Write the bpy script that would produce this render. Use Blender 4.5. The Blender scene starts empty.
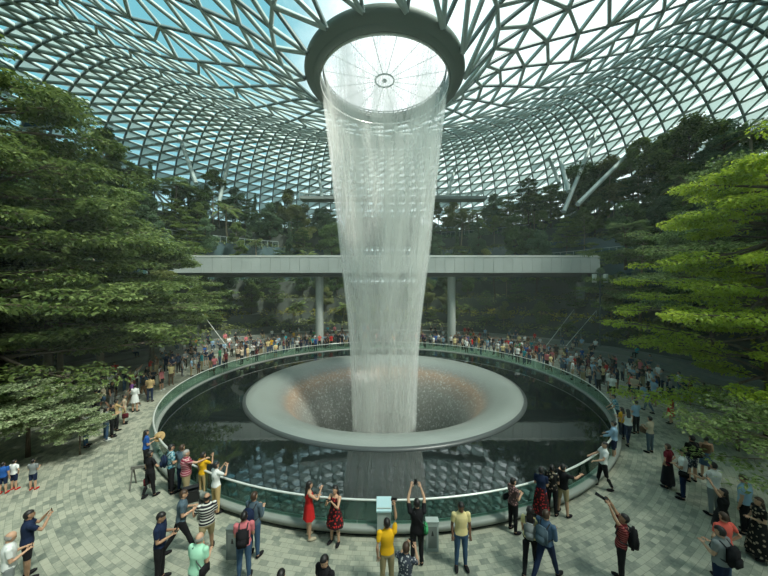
import bpy, bmesh, math, random
import numpy as np
from mathutils import Vector, Matrix
PI = math.pi
random.seed(7)
rng = np.random.default_rng(11)
SC = bpy.context.scene
COL = SC.collection
F = 298.0; HY = 292.0; CAMH = 7.2
CX, CY = 0.05, 23.0          # centre of the pool

# ---------------------------------------------------------------- helpers
def gp(x, y):                # a point of the plaza floor, from where its foot stands in view
    Y = F * CAMH / (y - HY)
    return ((x - 384) / F * Y, Y)

def pol(r, a, z=0.0):        # polar about the pool centre; a = 0 is straight behind the pool, + to the right
    return (CX + r * math.sin(a), CY + r * math.cos(a), z)

def link(o, parent=None):
    COL.objects.link(o)
    if parent is not None:
        o.parent = parent
    return o

def np_mesh(name, V, Fs, mats=(), smooth=False, midx=None):
    V = np.asarray(V, dtype=np.float32).reshape(-1, 3)
    me = bpy.data.meshes.new(name)
    if isinstance(Fs, np.ndarray) and Fs.ndim == 2:
        n, k = Fs.shape
        me.vertices.add(len(V)); me.vertices.foreach_set('co', V.ravel())
        me.loops.add(n * k); me.loops.foreach_set('vertex_index', Fs.astype(np.int32).ravel())
        me.polygons.add(n)
        me.polygons.foreach_set('loop_start', (np.arange(n) * k).astype(np.int32))
        me.polygons.foreach_set('loop_total', np.full(n, k, dtype=np.int32))
        me.update(calc_edges=True)
    else:
        me.from_pydata([tuple(map(float, v)) for v in V], [], [tuple(int(i) for i in f) for f in Fs])
    for m in mats:
        me.materials.append(m)
    if midx is not None:
        me.polygons.foreach_set('material_index', np.asarray(midx, dtype=np.int32))
    if smooth:
        me.polygons.foreach_set('use_smooth', np.ones(len(me.polygons), dtype=bool))
    me.update()
    return me

def mobj(name, me, parent=None, loc=None, rz=0.0):
    o = bpy.data.objects.new(name, me)
    link(o, parent)
    if loc is not None:
        o.location = loc
    o.rotation_euler = (0, 0, rz)
    return o

def empty(name, loc=(0, 0, 0), rz=0.0):
    o = bpy.data.objects.new(name, None)
    link(o); o.location = loc; o.rotation_euler = (0, 0, rz); o.empty_display_size = 0.2
    return o

def tag(o, label, cat, group=None):
    o['label'] = label; o['category'] = cat
    if group:
        o['group'] = group
    return o

def struct(o):
    o['kind'] = 'structure'
    return o

class MB:                    # collects shapes of ONE part
    def __init__(s):
        s.v = []; s.f = []; s.m = []
    def add(s, V, Fs, mi=0):
        b = len(s.v)
        s.v.extend([tuple(v) for v in V])
        for f in Fs:
            s.f.append(tuple(i + b for i in f)); s.m.append(mi)
        return s
    def box(s, x0, x1, y0, y1, z0, z1, mi=0, M=None):
        V = [(x, y, z) for x in (x0, x1) for y in (y0, y1) for z in (z0, z1)]
        if M is not None:
            V = [tuple(M @ Vector(v)) for v in V]
        return s.add(V, [(0, 1, 3, 2), (4, 6, 7, 5), (0, 4, 5, 1), (2, 3, 7, 6), (0, 2, 6, 4), (1, 5, 7, 3)], mi)
    def tube(s, pts, rad, n=8, mi=0, cap=True):
        pts = [Vector(p) for p in pts]
        if not isinstance(rad, (list, tuple)):
            rad = [rad] * len(pts)
        rings = []
        up = Vector((0, 0, 1))
        for i, p in enumerate(pts):
            d = (pts[min(i + 1, len(pts) - 1)] - pts[max(i - 1, 0)])
            d = d.normalized() if d.length > 1e-9 else up
            a = d.cross(up) if abs(d.z) < 0.95 else d.cross(Vector((0, 1, 0)))
            a.normalize(); b = d.cross(a)
            rings.append([p + (a * math.cos(2 * PI * k / n) + b * math.sin(2 * PI * k / n)) * rad[i] for k in range(n)])
        V = [tuple(v) for r in rings for v in r]; Fs = []
        for i in range(len(pts) - 1):
            for k in range(n):
                Fs.append((i * n + k, i * n + (k + 1) % n, (i + 1) * n + (k + 1) % n, (i + 1) * n + k))
        if cap:
            Fs.append(tuple(range(n - 1, -1, -1))); Fs.append(tuple((len(pts) - 1) * n + k for k in range(n)))
        return s.add(V, Fs, mi)
    def lathe(s, prof, n=96, cx=0.0, cy=0.0, a0=0.0, a1=2 * PI, mi=0):
        full = abs(a1 - a0 - 2 * PI) < 1e-6
        cnt = n if full else n + 1
        V = []
        for k in range(cnt):
            a = a0 + (a1 - a0) * k / n
            for (r, z) in prof:
                V.append((cx + r * math.sin(a), cy + r * math.cos(a), z))
        P = len(prof); Fs = []
        for k in range(n):
            k2 = (k + 1) % cnt
            for j in range(P - 1):
                Fs.append((k * P + j, k * P + j + 1, k2 * P + j + 1, k2 * P + j))
        return s.add(V, Fs, mi)
    def ell(s, c, r, n=12, m=8, mi=0, M=None):
        V = []; Fs = []
        for i in range(m + 1):
            t = PI * i / m
            for k in range(n):
                p = 2 * PI * k / n
                q = Vector((r[0] * math.sin(t) * math.cos(p), r[1] * math.sin(t) * math.sin(p), r[2] * math.cos(t)))
                if M is not None:
                    q = M @ q
                V.append((c[0] + q.x, c[1] + q.y, c[2] + q.z))
        for i in range(m):
            for k in range(n):
                Fs.append((i * n + k, (i + 1) * n + k, (i + 1) * n + (k + 1) % n, i * n + (k + 1) % n))
        return s.add(V, Fs, mi)
    def mesh(s, name, mats, smooth=False):
        return np_mesh(name, s.v, s.f, mats if isinstance(mats, (list, tuple)) else [mats], smooth, s.m)
    def build(s, name, mats, parent=None, smooth=False, loc=None, rz=0.0):
        return mobj(name, s.mesh(name, mats, smooth), parent, loc, rz)

# ---------------------------------------------------------------- materials
def nt(name):
    m = bpy.data.materials.new(name); m.use_nodes = True
    t = m.node_tree; t.nodes.clear()
    return m, t.nodes, t.links

def pmat(name, col, rough=0.6, metal=0.0, noise=0.0, nscale=6.0, spec=0.5, bump=0.0, bscale=40.0):
    m, N, L = nt(name)
    out = N.new('ShaderNodeOutputMaterial'); p = N.new('ShaderNodeBsdfPrincipled')
    p.inputs['Base Color'].default_value = (*col, 1); p.inputs['Roughness'].default_value = rough
    p.inputs['Metallic'].default_value = metal; p.inputs['Specular IOR Level'].default_value = spec
    L.new(p.outputs[0], out.inputs[0])
    if noise > 0:
        tc = N.new('ShaderNodeTexCoord'); nz = N.new('ShaderNodeTexNoise'); nz.inputs['Scale'].default_value = nscale
        nz.inputs['Detail'].default_value = 4
        hs = N.new('ShaderNodeMix'); hs.data_type = 'RGBA'
        hs.inputs[6].default_value = (*[c * (1 - noise) for c in col], 1)
        hs.inputs[7].default_value = (*[min(1, c * (1 + noise)) for c in col], 1)
        L.new(tc.outputs['Object'], nz.inputs['Vector']); L.new(nz.outputs['Fac'], hs.inputs[0]); L.new(hs.outputs[2], p.inputs['Base Color'])
    if bump > 0:
        tc = N.new('ShaderNodeTexCoord'); nz = N.new('ShaderNodeTexNoise'); nz.inputs['Scale'].default_value = bscale
        b = N.new('ShaderNodeBump'); b.inputs['Strength'].default_value = bump
        L.new(tc.outputs['Object'], nz.inputs['Vector']); L.new(nz.outputs['Fac'], b.inputs['Height']); L.new(b.outputs[0], p.inputs['Normal'])
    return m

def leafmat(name, c1, c2, trans=0.35):
    m, N, L = nt(name)
    out = N.new('ShaderNodeOutputMaterial')
    g = N.new('ShaderNodeNewGeometry'); mx = N.new('ShaderNodeMix'); mx.data_type = 'RGBA'
    mx.inputs[6].default_value = (*c1, 1); mx.inputs[7].default_value = (*c2, 1)
    L.new(g.outputs['Random Per Island'], mx.inputs[0])
    oi = N.new('ShaderNodeObjectInfo'); hs = N.new('ShaderNodeHueSaturation')
    mr = N.new('ShaderNodeMapRange'); mr.inputs[3].default_value = 0.75; mr.inputs[4].default_value = 1.25
    L.new(oi.outputs['Random'], mr.inputs[0]); L.new(mr.outputs[0], hs.inputs['Value']); L.new(mx.outputs[2], hs.inputs['Color'])
    d = N.new('ShaderNodeBsdfPrincipled'); d.inputs['Roughness'].default_value = 0.5
    d.inputs['Specular IOR Level'].default_value = 0.4
    t = N.new('ShaderNodeBsdfTranslucent'); ms = N.new('ShaderNodeMixShader'); ms.inputs[0].default_value = trans
    L.new(hs.outputs[0], d.inputs['Base Color']); L.new(hs.outputs[0], t.inputs[0])
    L.new(d.outputs[0], ms.inputs[1]); L.new(t.outputs[0], ms.inputs[2]); L.new(ms.outputs[0], out.inputs[0])
    return m

def glassmat(name, tint, fres=1.45, extra=0.0):
    m, N, L = nt(name)
    out = N.new('ShaderNodeOutputMaterial'); t = N.new('ShaderNodeBsdfTransparent'); t.inputs[0].default_value = (*tint, 1)
    g = N.new('ShaderNodeBsdfGlossy'); g.inputs['Roughness'].default_value = 0.03
    fr = N.new('ShaderNodeFresnel'); ge = N.new('ShaderNodeNewGeometry'); ir = N.new('ShaderNodeMapRange')
    ir.inputs[3].default_value = fres; ir.inputs[4].default_value = 1 / fres; L.new(ge.outputs['Backfacing'], ir.inputs[0]); L.new(ir.outputs[0], fr.inputs[0])   # a thin sheet mirrors alike from both sides
    ms = N.new('ShaderNodeMixShader')
    L.new(fr.outputs[0], ms.inputs[0]); L.new(t.outputs[0], ms.inputs[1]); L.new(g.outputs[0], ms.inputs[2])
    L.new(ms.outputs[0], out.inputs[0])
    return m

def paver_mat():
    m, N, L = nt('stone_pavers')
    out = N.new('ShaderNodeOutputMaterial'); p = N.new('ShaderNodeBsdfPrincipled'); p.inputs['Roughness'].default_value = 0.45
    tc = N.new('ShaderNodeTexCoord'); mp = N.new('ShaderNodeMapping'); mp.inputs['Rotation'].default_value = (0, 0, 0.62)
    br = N.new('ShaderNodeTexBrick'); br.offset = 0.5
    br.inputs['Scale'].default_value = 1.0; br.inputs['Brick Width'].default_value = 0.30; br.inputs['Row Height'].default_value = 0.155
    br.inputs['Mortar Size'].default_value = 0.004; br.inputs['Bias'].default_value = 0.0
    br.inputs['Color1'].default_value = (0, 0, 0, 1); br.inputs['Color2'].default_value = (1, 1, 1, 1); br.inputs['Mortar'].default_value = (0.3, 0.3, 0.3, 1)
    cr = N.new('ShaderNodeValToRGB')
    e = cr.color_ramp.elements
    e[0].position = 0.0; e[0].color = PAV[0]; e[1].position = 1.0; e[1].color = PAV[4]
    for pos, c in ((0.25, PAV[1]), (0.55, PAV[2]), (0.8, PAV[3])):
        q = e.new(pos); q.color = c
    nz = N.new('ShaderNodeTexNoise'); nz.inputs['Scale'].default_value = 9.0; nz.inputs['Detail'].default_value = 5; nz.inputs['Roughness'].default_value = 0.7
    n2 = N.new('ShaderNodeTexNoise'); n2.inputs['Scale'].default_value = 0.8; n2.inputs['Detail'].default_value = 2
    a = N.new('ShaderNodeMath'); a.operation = 'MULTIPLY_ADD'; a.inputs[1].default_value = 1.15; a.inputs[2].default_value = -0.72
    b = N.new('ShaderNodeMath'); b.operation = 'ADD'
    sep = N.new('ShaderNodeMath'); sep.operation = 'MULTIPLY_ADD'; sep.inputs[1].default_value = 0.75
    # courses run in rings about the pool
    sb = N.new('ShaderNodeVectorMath'); sb.operation = 'SUBTRACT'; sb.inputs[1].default_value = (CX, CY, 0); L.new(tc.outputs['Object'], sb.inputs[0])
    sx = N.new('ShaderNodeSeparateXYZ'); L.new(sb.outputs[0], sx.inputs[0])
    at2 = N.new('ShaderNodeMath'); at2.operation = 'ARCTAN2'; L.new(sx.outputs[0], at2.inputs[0]); L.new(sx.outputs[1], at2.inputs[1])
    an = N.new('ShaderNodeMath'); an.operation = 'MULTIPLY'; an.inputs[1].default_value = 19.0; L.new(at2.outputs[0], an.inputs[0])
    ln = N.new('ShaderNodeVectorMath'); ln.operation = 'LENGTH'; L.new(sb.outputs[0], ln.inputs[0])
    cb = N.new('ShaderNodeCombineXYZ'); L.new(an.outputs[0], cb.inputs[0]); L.new(ln.outputs['Value'], cb.inputs[1])
    L.new(cb.outputs[0], br.inputs['Vector'])
    L.new(tc.outputs['Object'], nz.inputs['Vector']); L.new(tc.outputs['Object'], n2.inputs['Vector'])
    L.new(n2.outputs['Fac'], b.inputs[0]); L.new(nz.outputs['Fac'], b.inputs[1]); L.new(b.outputs[0], a.inputs[0])
    L.new(br.outputs['Color'], sep.inputs[0]); L.new(a.outputs[0], sep.inputs[2]); L.new(sep.outputs[0], cr.inputs[0])
    mx = N.new('ShaderNodeMix'); mx.data_type = 'RGBA'; mx.inputs[7].default_value = (0.15, 0.165, 0.135, 1)
    L.new(br.outputs['Fac'], mx.inputs[0]); L.new(cr.outputs[0], mx.inputs[6]); L.new(mx.outputs[2], p.inputs['Base Color'])
    L.new(p.outputs[0], out.inputs[0])
    return m
PAV = [(0.06, 0.08, 0.072, 1), (0.135, 0.16, 0.135, 1), (0.215, 0.235, 0.19, 1), (0.30, 0.315, 0.25, 1), (0.37, 0.375, 0.295, 1)]

def water_mat():             # the thin film over black granite
    m, N, L = nt('pool_water')
    out = N.new('ShaderNodeOutputMaterial'); p = N.new('ShaderNodeBsdfPrincipled')
    p.inputs['Base Color'].default_value = (0.006, 0.010, 0.010, 1); p.inputs['Roughness'].default_value = 0.03; p.inputs['IOR'].default_value = 2.3
    tc = N.new('ShaderNodeTexCoord'); nz = N.new('ShaderNodeTexNoise'); nz.inputs['Scale'].default_value = 3.2; nz.inputs['Detail'].default_value = 3
    b = N.new('ShaderNodeBump'); b.inputs['Strength'].default_value = 0.012; b.inputs['Distance'].default_value = 0.1
    L.new(tc.outputs['Object'], nz.inputs['Vector']); L.new(nz.outputs['Fac'], b.inputs['Height']); L.new(b.outputs[0], p.inputs['Normal'])
    L.new(p.outputs[0], out.inputs[0])
    return m

def fall_mat(name, base, gain, su=60.0, sv=0.55):   # curtain of falling water: many streaks and drops
    m, N, L = nt(name)
    out = N.new('ShaderNodeOutputMaterial')
    uv = N.new('ShaderNodeTexCoord'); sp = N.new('ShaderNodeSeparateXYZ'); L.new(uv.outputs['UV'], sp.inputs[0])
    def nzz(u, v, det, w):
        mp = N.new('ShaderNodeMapping'); mp.inputs['Scale'].default_value = (u, v, 1); mp.inputs['Location'].default_value = (w, w * 0.7, 0)
        nz = N.new('ShaderNodeTexNoise'); nz.inputs['Scale'].default_value = 1.0; nz.inputs['Detail'].default_value = det; nz.inputs['Roughness'].default_value = 0.6
        L.new(uv.outputs['UV'], mp.inputs[0]); L.new(mp.outputs[0], nz.inputs['Vector'])
        return nz.outputs['Fac']
    def mth(op, a, b=None, c=None, clamp=False):
        n = N.new('ShaderNodeMath'); n.operation = op; n.use_clamp = clamp
        for i, v in enumerate((a, b, c)):
            if v is None: continue
            if isinstance(v, (int, float)): n.inputs[i].default_value = v
            else: L.new(v, n.inputs[i])
        return n.outputs[0]
    # uv: u = turn (0..1), v = metres fallen
    s1 = nzz(220.0, 0.9, 3, base * 37); s2 = nzz(60.0, 0.25, 3, base * 11); s3 = nzz(420.0, 6.0, 2, base * 7); s4 = nzz(14.0, 0.05, 2, base * 3)
    mix = mth('ADD', mth('MULTIPLY', s1, 0.9), mth('ADD', mth('MULTIPLY', s2, 1.0), mth('ADD', mth('MULTIPLY', s3, 0.7), mth('MULTIPLY', s4, 1.1))))
    k = mth('SUBTRACT', mix, 1.72)
    k = mth('MULTIPLY', k, 3.4)
    # fades in over the first metres of the fall
    v = sp.outputs[1]
    mr = N.new('ShaderNodeMapRange'); mr.inputs[2].default_value = 24.0; L.new(v, mr.inputs[0])
    cr = N.new('ShaderNodeValToRGB'); L.new(mr.outputs[0], cr.inputs[0]); e = cr.color_ramp.elements
    e[0].color = (0.12, 0.12, 0.12, 1); e[1].color = (0.36, 0.36, 0.36, 1)
    for pos, c in ((0.05, 0.34), (0.12, 0.66), (0.26, 0.78), (0.45, 0.58), (0.70, 0.36)):
        q = e.new(pos); q.color = (c, c, c, 1)
    bias = mth('ADD', mth('SUBTRACT', cr.outputs[0], 0.5), base)
    al = mth('MULTIPLY', mth('ADD', k, bias, clamp=True), gain, clamp=True)
    d = N.new('ShaderNodeBsdfDiffuse'); d.inputs[0].default_value = (0.95, 0.98, 0.93, 1)
    tl = N.new('ShaderNodeBsdfTranslucent'); tl.inputs[0].default_value = (0.95, 0.98, 0.93, 1)
    m1 = N.new('ShaderNodeMixShader'); m1.inputs[0].default_value = 0.5; L.new(d.outputs[0], m1.inputs[1]); L.new(tl.outputs[0], m1.inputs[2])
    tr = N.new('ShaderNodeBsdfTransparent'); m2 = N.new('ShaderNodeMixShader')
    L.new(al, m2.inputs[0]); L.new(tr.outputs[0], m2.inputs[1]); L.new(m1.outputs[0], m2.inputs[2]); L.new(m2.outputs[0], out.inputs[0])
    return m

M = {}
M['pavers'] = paver_mat()
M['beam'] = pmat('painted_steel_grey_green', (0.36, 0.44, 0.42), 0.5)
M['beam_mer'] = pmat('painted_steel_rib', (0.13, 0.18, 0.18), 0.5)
M['beam_dark'] = pmat('painted_steel_dark', (0.07, 0.10, 0.105), 0.5)
M['shade'] = leafmat('sunshade_fabric', (0.62, 0.74, 0.73), (0.52, 0.66, 0.66), 0.30)
M['glaze'] = glassmat('roof_glass', (0.84, 0.92, 0.91), 1.08)
M['panel_glass'] = glassmat('balustrade_glass', (0.60, 0.78, 0.72), 1.45)
M['soffit'] = pmat('oculus_soffit_paint', (0.11, 0.145, 0.125), 0.55)
M['white_metal'] = pmat('white_rail_metal', (0.75, 0.78, 0.74), 0.3, 0.3)
M['kerb'] = pmat('pale_kerb_stone', (0.24, 0.265, 0.24), 0.5, noise=0.15, nscale=3)
M['black'] = pmat('black_recess', (0.012, 0.015, 0.015), 0.5)
M['granite'] = pmat('black_granite', (0.012, 0.015, 0.015), 0.25)
M['water'] = water_mat()
M['concrete'] = pmat('bridge_cladding', (0.42, 0.47, 0.45), 0.55, noise=0.06, nscale=1.2)
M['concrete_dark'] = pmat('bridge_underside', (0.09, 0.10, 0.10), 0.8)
M['column'] = pmat('column_render', (0.42, 0.46, 0.43), 0.6, noise=0.05)
M['terrace_stone'] = pmat('terrace_stone', (0.07, 0.085, 0.07), 0.7, noise=0.25, nscale=1.5)
M['soil'] = pmat('planting_soil', (0.022, 0.026, 0.016), 0.9, noise=0.4, nscale=2)
M['terrace_glass'] = pmat('terrace_glass_wall', (0.07, 0.12, 0.13), 0.12, noise=0.2, nscale=0.6)
M['dark_wall'] = pmat('dark_cladding', (0.035, 0.042, 0.04), 0.6, noise=0.3, nscale=0.8)
M['pale_step'] = pmat('pale_step_stone', (0.17, 0.185, 0.16), 0.6, noise=0.12, nscale=2)
# ================================================================= THE SETTING
# ---- roof: a glazed lattice of revolution that funnels down to the opening over the pool
PROF = [(5.92, 23.3), (6.8, 24.3), (8.2, 25.5), (10.6, 26.9), (14, 28.1), (17.5, 29.2), (21.5, 30.5), (26, 32.2), (31, 34.2), (35.5, 35.3), (40, 35.2), (44, 33.6), (47.2, 31.0), (49.4, 27.6), (50.2, 24), (50.2, 19), (49.4, 13), (48, 7), (46.2, 0)]
def dense_profile():
    P = [Vector((p[0], 0, p[1])) for p in PROF]
    out = []
    for i in range(len(P) - 1):
        p0 = P[max(i - 1, 0)]; p1 = P[i]; p2 = P[i + 1]; p3 = P[min(i + 2, len(P) - 1)]
        for k in range(20):
            t = k / 20
            out.append(0.5 * ((2 * p1) + (p2 - p0) * t + (2 * p0 - 5 * p1 + 4 * p2 - p3) * t * t + (3 * p1 - p0 - 3 * p2 + p3) * t ** 3))
    out.append(P[-1])
    return out
DP = dense_profile()
CUM = [0.0]
for i in range(1, len(DP)):
    CUM.append(CUM[-1] + (DP[i] - DP[i - 1]).length)
def prof_at(s):
    s = max(0.0, min(CUM[-1], s))
    for i in range(1, len(CUM)):
        if CUM[i] >= s:
            t = (s - CUM[i - 1]) / max(1e-9, CUM[i] - CUM[i - 1])
            p = DP[i - 1].lerp(DP[i], t); d = (DP[i] - DP[i - 1]).normalized()
            return p.x, p.z, (-d.z, d.x) if True else None
rings = []                                       # (r, z, N, normal, phase in steps)
s = 0.0; par = 0
while s < CUM[-1] - 0.3:
    r, z, nr = prof_at(s)
    past = s > 40
    N_ = 15 if r < 8 and not past else 30 if r < 19 and not past else 60 if r < 29 and not past else 120
    if past and z < 24: N_ = 240
    st = False
    par = par + 1
    rings.append((r, z, N_, nr, 0.5 * (par % 2) if st else 0.0))
    s += {15: 3.1, 30: 2.9, 60: 2.5, 120: 1.75, 240: 1.55}[N_]
def rnode(k, m, off=0.0):
    r, z, N_, nr, ph = rings[k]
    a = 2 * PI * ((m % N_) + ph) / N_
    rr = r + nr[0] * off; zz = z + nr[1] * off
    return Vector((CX + rr * math.sin(a), CY + rr * math.cos(a), zz))
edges = {'ring': [], 'mer': [], 'dia': []}; tris = []; shade = []
for k in range(len(rings)):
    Nk, ph = rings[k][2], rings[k][4]
    for m in range(Nk if k else 0):
        edges['ring'].append((k, m, k, m + 1))
    if k + 1 < len(rings):
        N2, ph2 = rings[k + 1][2], rings[k + 1][4]
        if N2 == Nk and ph == ph2:
            for m in range(Nk):
                edges['mer'].append((k, m, k + 1, m)); edges['dia'].append((k, m + 1, k + 1, m))
                tris += [((k, m), (k, m + 1), (k + 1, m)), ((k, m + 1), (k + 1, m + 1), (k + 1, m))]
                if Nk >= 120 and (rings[k][0] > 33.5 or rings[k][1] < 30): shade.append(((k, m), (k, m + 1), (k + 1, m), (k + 1, m + 1)))
        else:                                    # zip the two rings together
            i = j = 0
            while i < Nk or j < N2:
                ai = (i + 1 + ph) / Nk; aj = (j + 1 + ph2) / N2
                kind = 'mer' if abs((i + ph) / Nk - (j + ph2) / N2) < 1e-6 else 'dia'
                edges[kind].append((k, i, k + 1, j))
                if j >= N2 or (i < Nk and ai < aj - 1e-9):
                    tris.append(((k, i), (k, i + 1), (k + 1, j))); i += 1
                else:
                    tris.append(((k, i), (k + 1, j + 1), (k + 1, j))); j += 1
roof = empty('ceiling', (CX, CY, 0)); struct(roof)
def beam_mesh(kind, w, d, mat=None):
    V = []; Q = []
    for (k1, m1, k2, m2) in edges[kind]:
        dd = d * (0.5 if rings[k1][2] <= 30 else 0.5 if rings[k1][2] == 60 else 0.6 if rings[k1][0] < 36 and rings[k1][1] > 30 else 1.0)
        a = rnode(k1, m1); b = rnode(k2, m2); a2 = rnode(k1, m1, -dd); b2 = rnode(k2, m2, -dd)
        n = ((a - a2) + (b - b2)).normalized(); t = (b - a).normalized(); q = t.cross(n).normalized() * (w / 2) * (1.15 if rings[k1][2] <= 30 else 1)
        c = Vector((CX, CY, 0)); base = len(V)
        for p in (a, b, b2, a2):
            V.append(p + q - c); V.append(p - q - c)
        Q += [(base, base + 2, base + 4, base + 6), (base + 1, base + 7, base + 5, base + 3), (base + 6, base + 4, base + 5, base + 7), (base, base + 1, base + 3, base + 2)]
    return np_mesh(kind, [tuple(v) for v in V], np.array(Q), [mat or M['beam']])
# outward normal points away from the inside: offsets with a minus sign go inwards
mobj('ring_beam_lattice', beam_mesh('ring', 0.18, 0.50), roof)
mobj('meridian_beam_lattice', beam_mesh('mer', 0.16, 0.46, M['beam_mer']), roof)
mobj('diagonal_beam_lattice', beam_mesh('dia', 0.20, 0.50), roof)
gv = []; gf = []
for T in tris:
    b = len(gv)
    for (k, m) in T:
        p = rnode(k, m, 0.02); gv.append((p.x - CX, p.y - CY, p.z))
    gf.append((b, b + 1, b + 2))
mobj('roof_glazing', np_mesh('roof_glazing', gv, np.array(gf), [M['glaze']]), roof)

sv = []; bv = []                                 # sunshades: each leaves a small clear corner of its cell
for T in shade:
    A_, B_, D_, C_ = [rnode(k, m, -0.12) for (k, m) in T]
    P_ = C_.lerp(B_, 0.5); c3 = (A_ + B_ + D_ + P_) / 4
    X_, Y_, Z_ = c3.x, c3.y, c3.z
    blue = X_ < -20 and Y_ > 1 and 14 < (X_ / Y_ * F + 384) < 74 and 86 + abs(38 - (X_ / Y_ * F + 384)) * .5 < HY - (Z_ - CAMH) / Y_ * F < 128
    for p in (A_, B_, P_, D_):
        q = c3 + (p - c3) * 0.94; (bv if blue else sv).append((q.x - CX, q.y - CY, q.z))
mobj('sunshade_panels', np_mesh('sunshade_panels', sv, np.arange(len(sv)).reshape(-1, 4), [M['shade']]), roof)
mobj('blue_panels', np_mesh('blue_panels', bv, np.arange(len(bv)).reshape(-1, 4), [pmat('dark_blue_panels', (0.012, 0.07, 0.12), 0.4)]), roof)

# ---- oculus ring, the disc above it and its spoked hub
oc = empty('oculus_ring', (CX, CY, 0)); struct(oc)
MB().lathe([(5.95, 23.75), (6.0, 23.45), (5.85, 23.25), (5.45, 23.1), (5.4, 23.06)], 128).lathe([(5.42, 23.06), (5.4, 23.0), (4.98, 22.9), (4.92, 22.95), (4.9, 23.4), (4.86, 23.9), (5.5, 24.0), (5.95, 23.75)], 128).build('soffit', M['soffit'], oc, True)
lt = MB()
for k in range(64):
    a = 2 * PI * k / 64; a2 = 2 * PI * (k + 1) / 64
    A = (4.66 * math.sin(a), 4.66 * math.cos(a)); B = (4.66 * math.sin(a2), 4.66 * math.cos(a2))
    for z in (23.55, 23.75, 23.95):
        lt.tube([(*A, z), (*B, z)], 0.045, 5)
    lt.tube([(*A, 23.55), (*B, 23.95)], 0.035, 5)
MB().lathe([(4.93, 23.0), (4.90, 22.92), (4.86, 22.82), (4.84, 22.82), (4.84, 22.95), (4.93, 23.0)], 96).build('water_lip', M['white_metal'], oc, True)
lt.build('lattice_guard', M['beam_dark'], oc)
hb = MB()
for r_, w_ in ((0.72, 0.06), (0.12, 0.07)):
    hb.tube([(r_ * math.sin(2 * PI * k / 32), r_ * math.cos(2 * PI * k / 32), 23.5) for k in range(33)], w_, 6)
hb.build('hub_ring', M['beam_dark'], oc)
spk = MB()
for k in range(16):
    a = 2 * PI * (k + 0.5) / 16
    spk.tube([(0.72 * math.sin(a), 0.72 * math.cos(a), 23.5), (4.85 * math.sin(a), 4.85 * math.cos(a), 23.6)], 0.02, 4)
spk.build('spoke_cables', M['beam'], oc)

# ---- plaza floor
fl = MB().lathe([(14.0, 0.0), (20, 0), (30, 0), (56, 0)], 128, CX, CY)
o = fl.build('floor', M['pavers']); struct(o)
MB().lathe([(56, 0.0), (60, -0.05), (900, -0.05)], 96, CX, CY).build('ground', pmat('grey_ground', (0.25, 0.27, 0.26), 0.9)); struct(bpy.data.objects['ground'])

# ---- pool, its water film, kerb and glass balustrade
o = MB().lathe([(9.6, -0.30), (14.0, -0.30), (14.06, 0.3)], 160, CX, CY).build('pool_basin', M['granite'], None, True); struct(o)
o = MB().lathe([(9.75, 0.20), (11, 0.20), (12.5, 0.20), (13.98, 0.20)], 160, CX, CY).build('water', M['water'], None, True); struct(o)
rail = empty('pool_balustrade', (CX, CY, 0)); tag(rail, 'circular glass balustrade with white top rail around the dark pool', 'railing')
MB().lathe([(13.95, 0.16), (13.97, 0.27), (14.02, 0.29), (14.27, 0.29), (14.31, 0.26), (14.32, 0.14), (14.24, 0.14)], 160).build('kerb', M['kerb'], rail, True)
MB().lathe([(14.20, 0.0), (14.22, 0.14), (14.0, 0.14)], 160).build('plinth', M['black'], rail)  # inset plinth coloured black to paint in the shadow line under the kerb
NP = 52
pm = MB()
for k in range(6):
    a0 = (k / 6 - 0.5) * (2 * PI / NP) * 0.985; a1 = ((k + 1) / 6 - 0.5) * (2 * PI / NP) * 0.985
    V = [(r_ * math.sin(a), r_ * math.cos(a), z) for a in (a0, a1) for r_ in (14.11, 14.13) for z in (0.27, 1.0)]
    pm.add(V, [(0, 1, 5, 4), (2, 6, 7, 3)])
pme = pm.mesh('glass_panel', M['panel_glass'])
for k in range(NP):
    mobj('glass_panel', pme, rail, (0, 0, 0), 2 * PI * k / NP)
MB().lathe([(14.09, 0.98), (14.085, 1.01), (14.12, 1.03), (14.155, 1.01), (14.15, 0.98), (14.09, 0.98)], 200).build('top_rail', M['white_metal'], rail, True)

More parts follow.
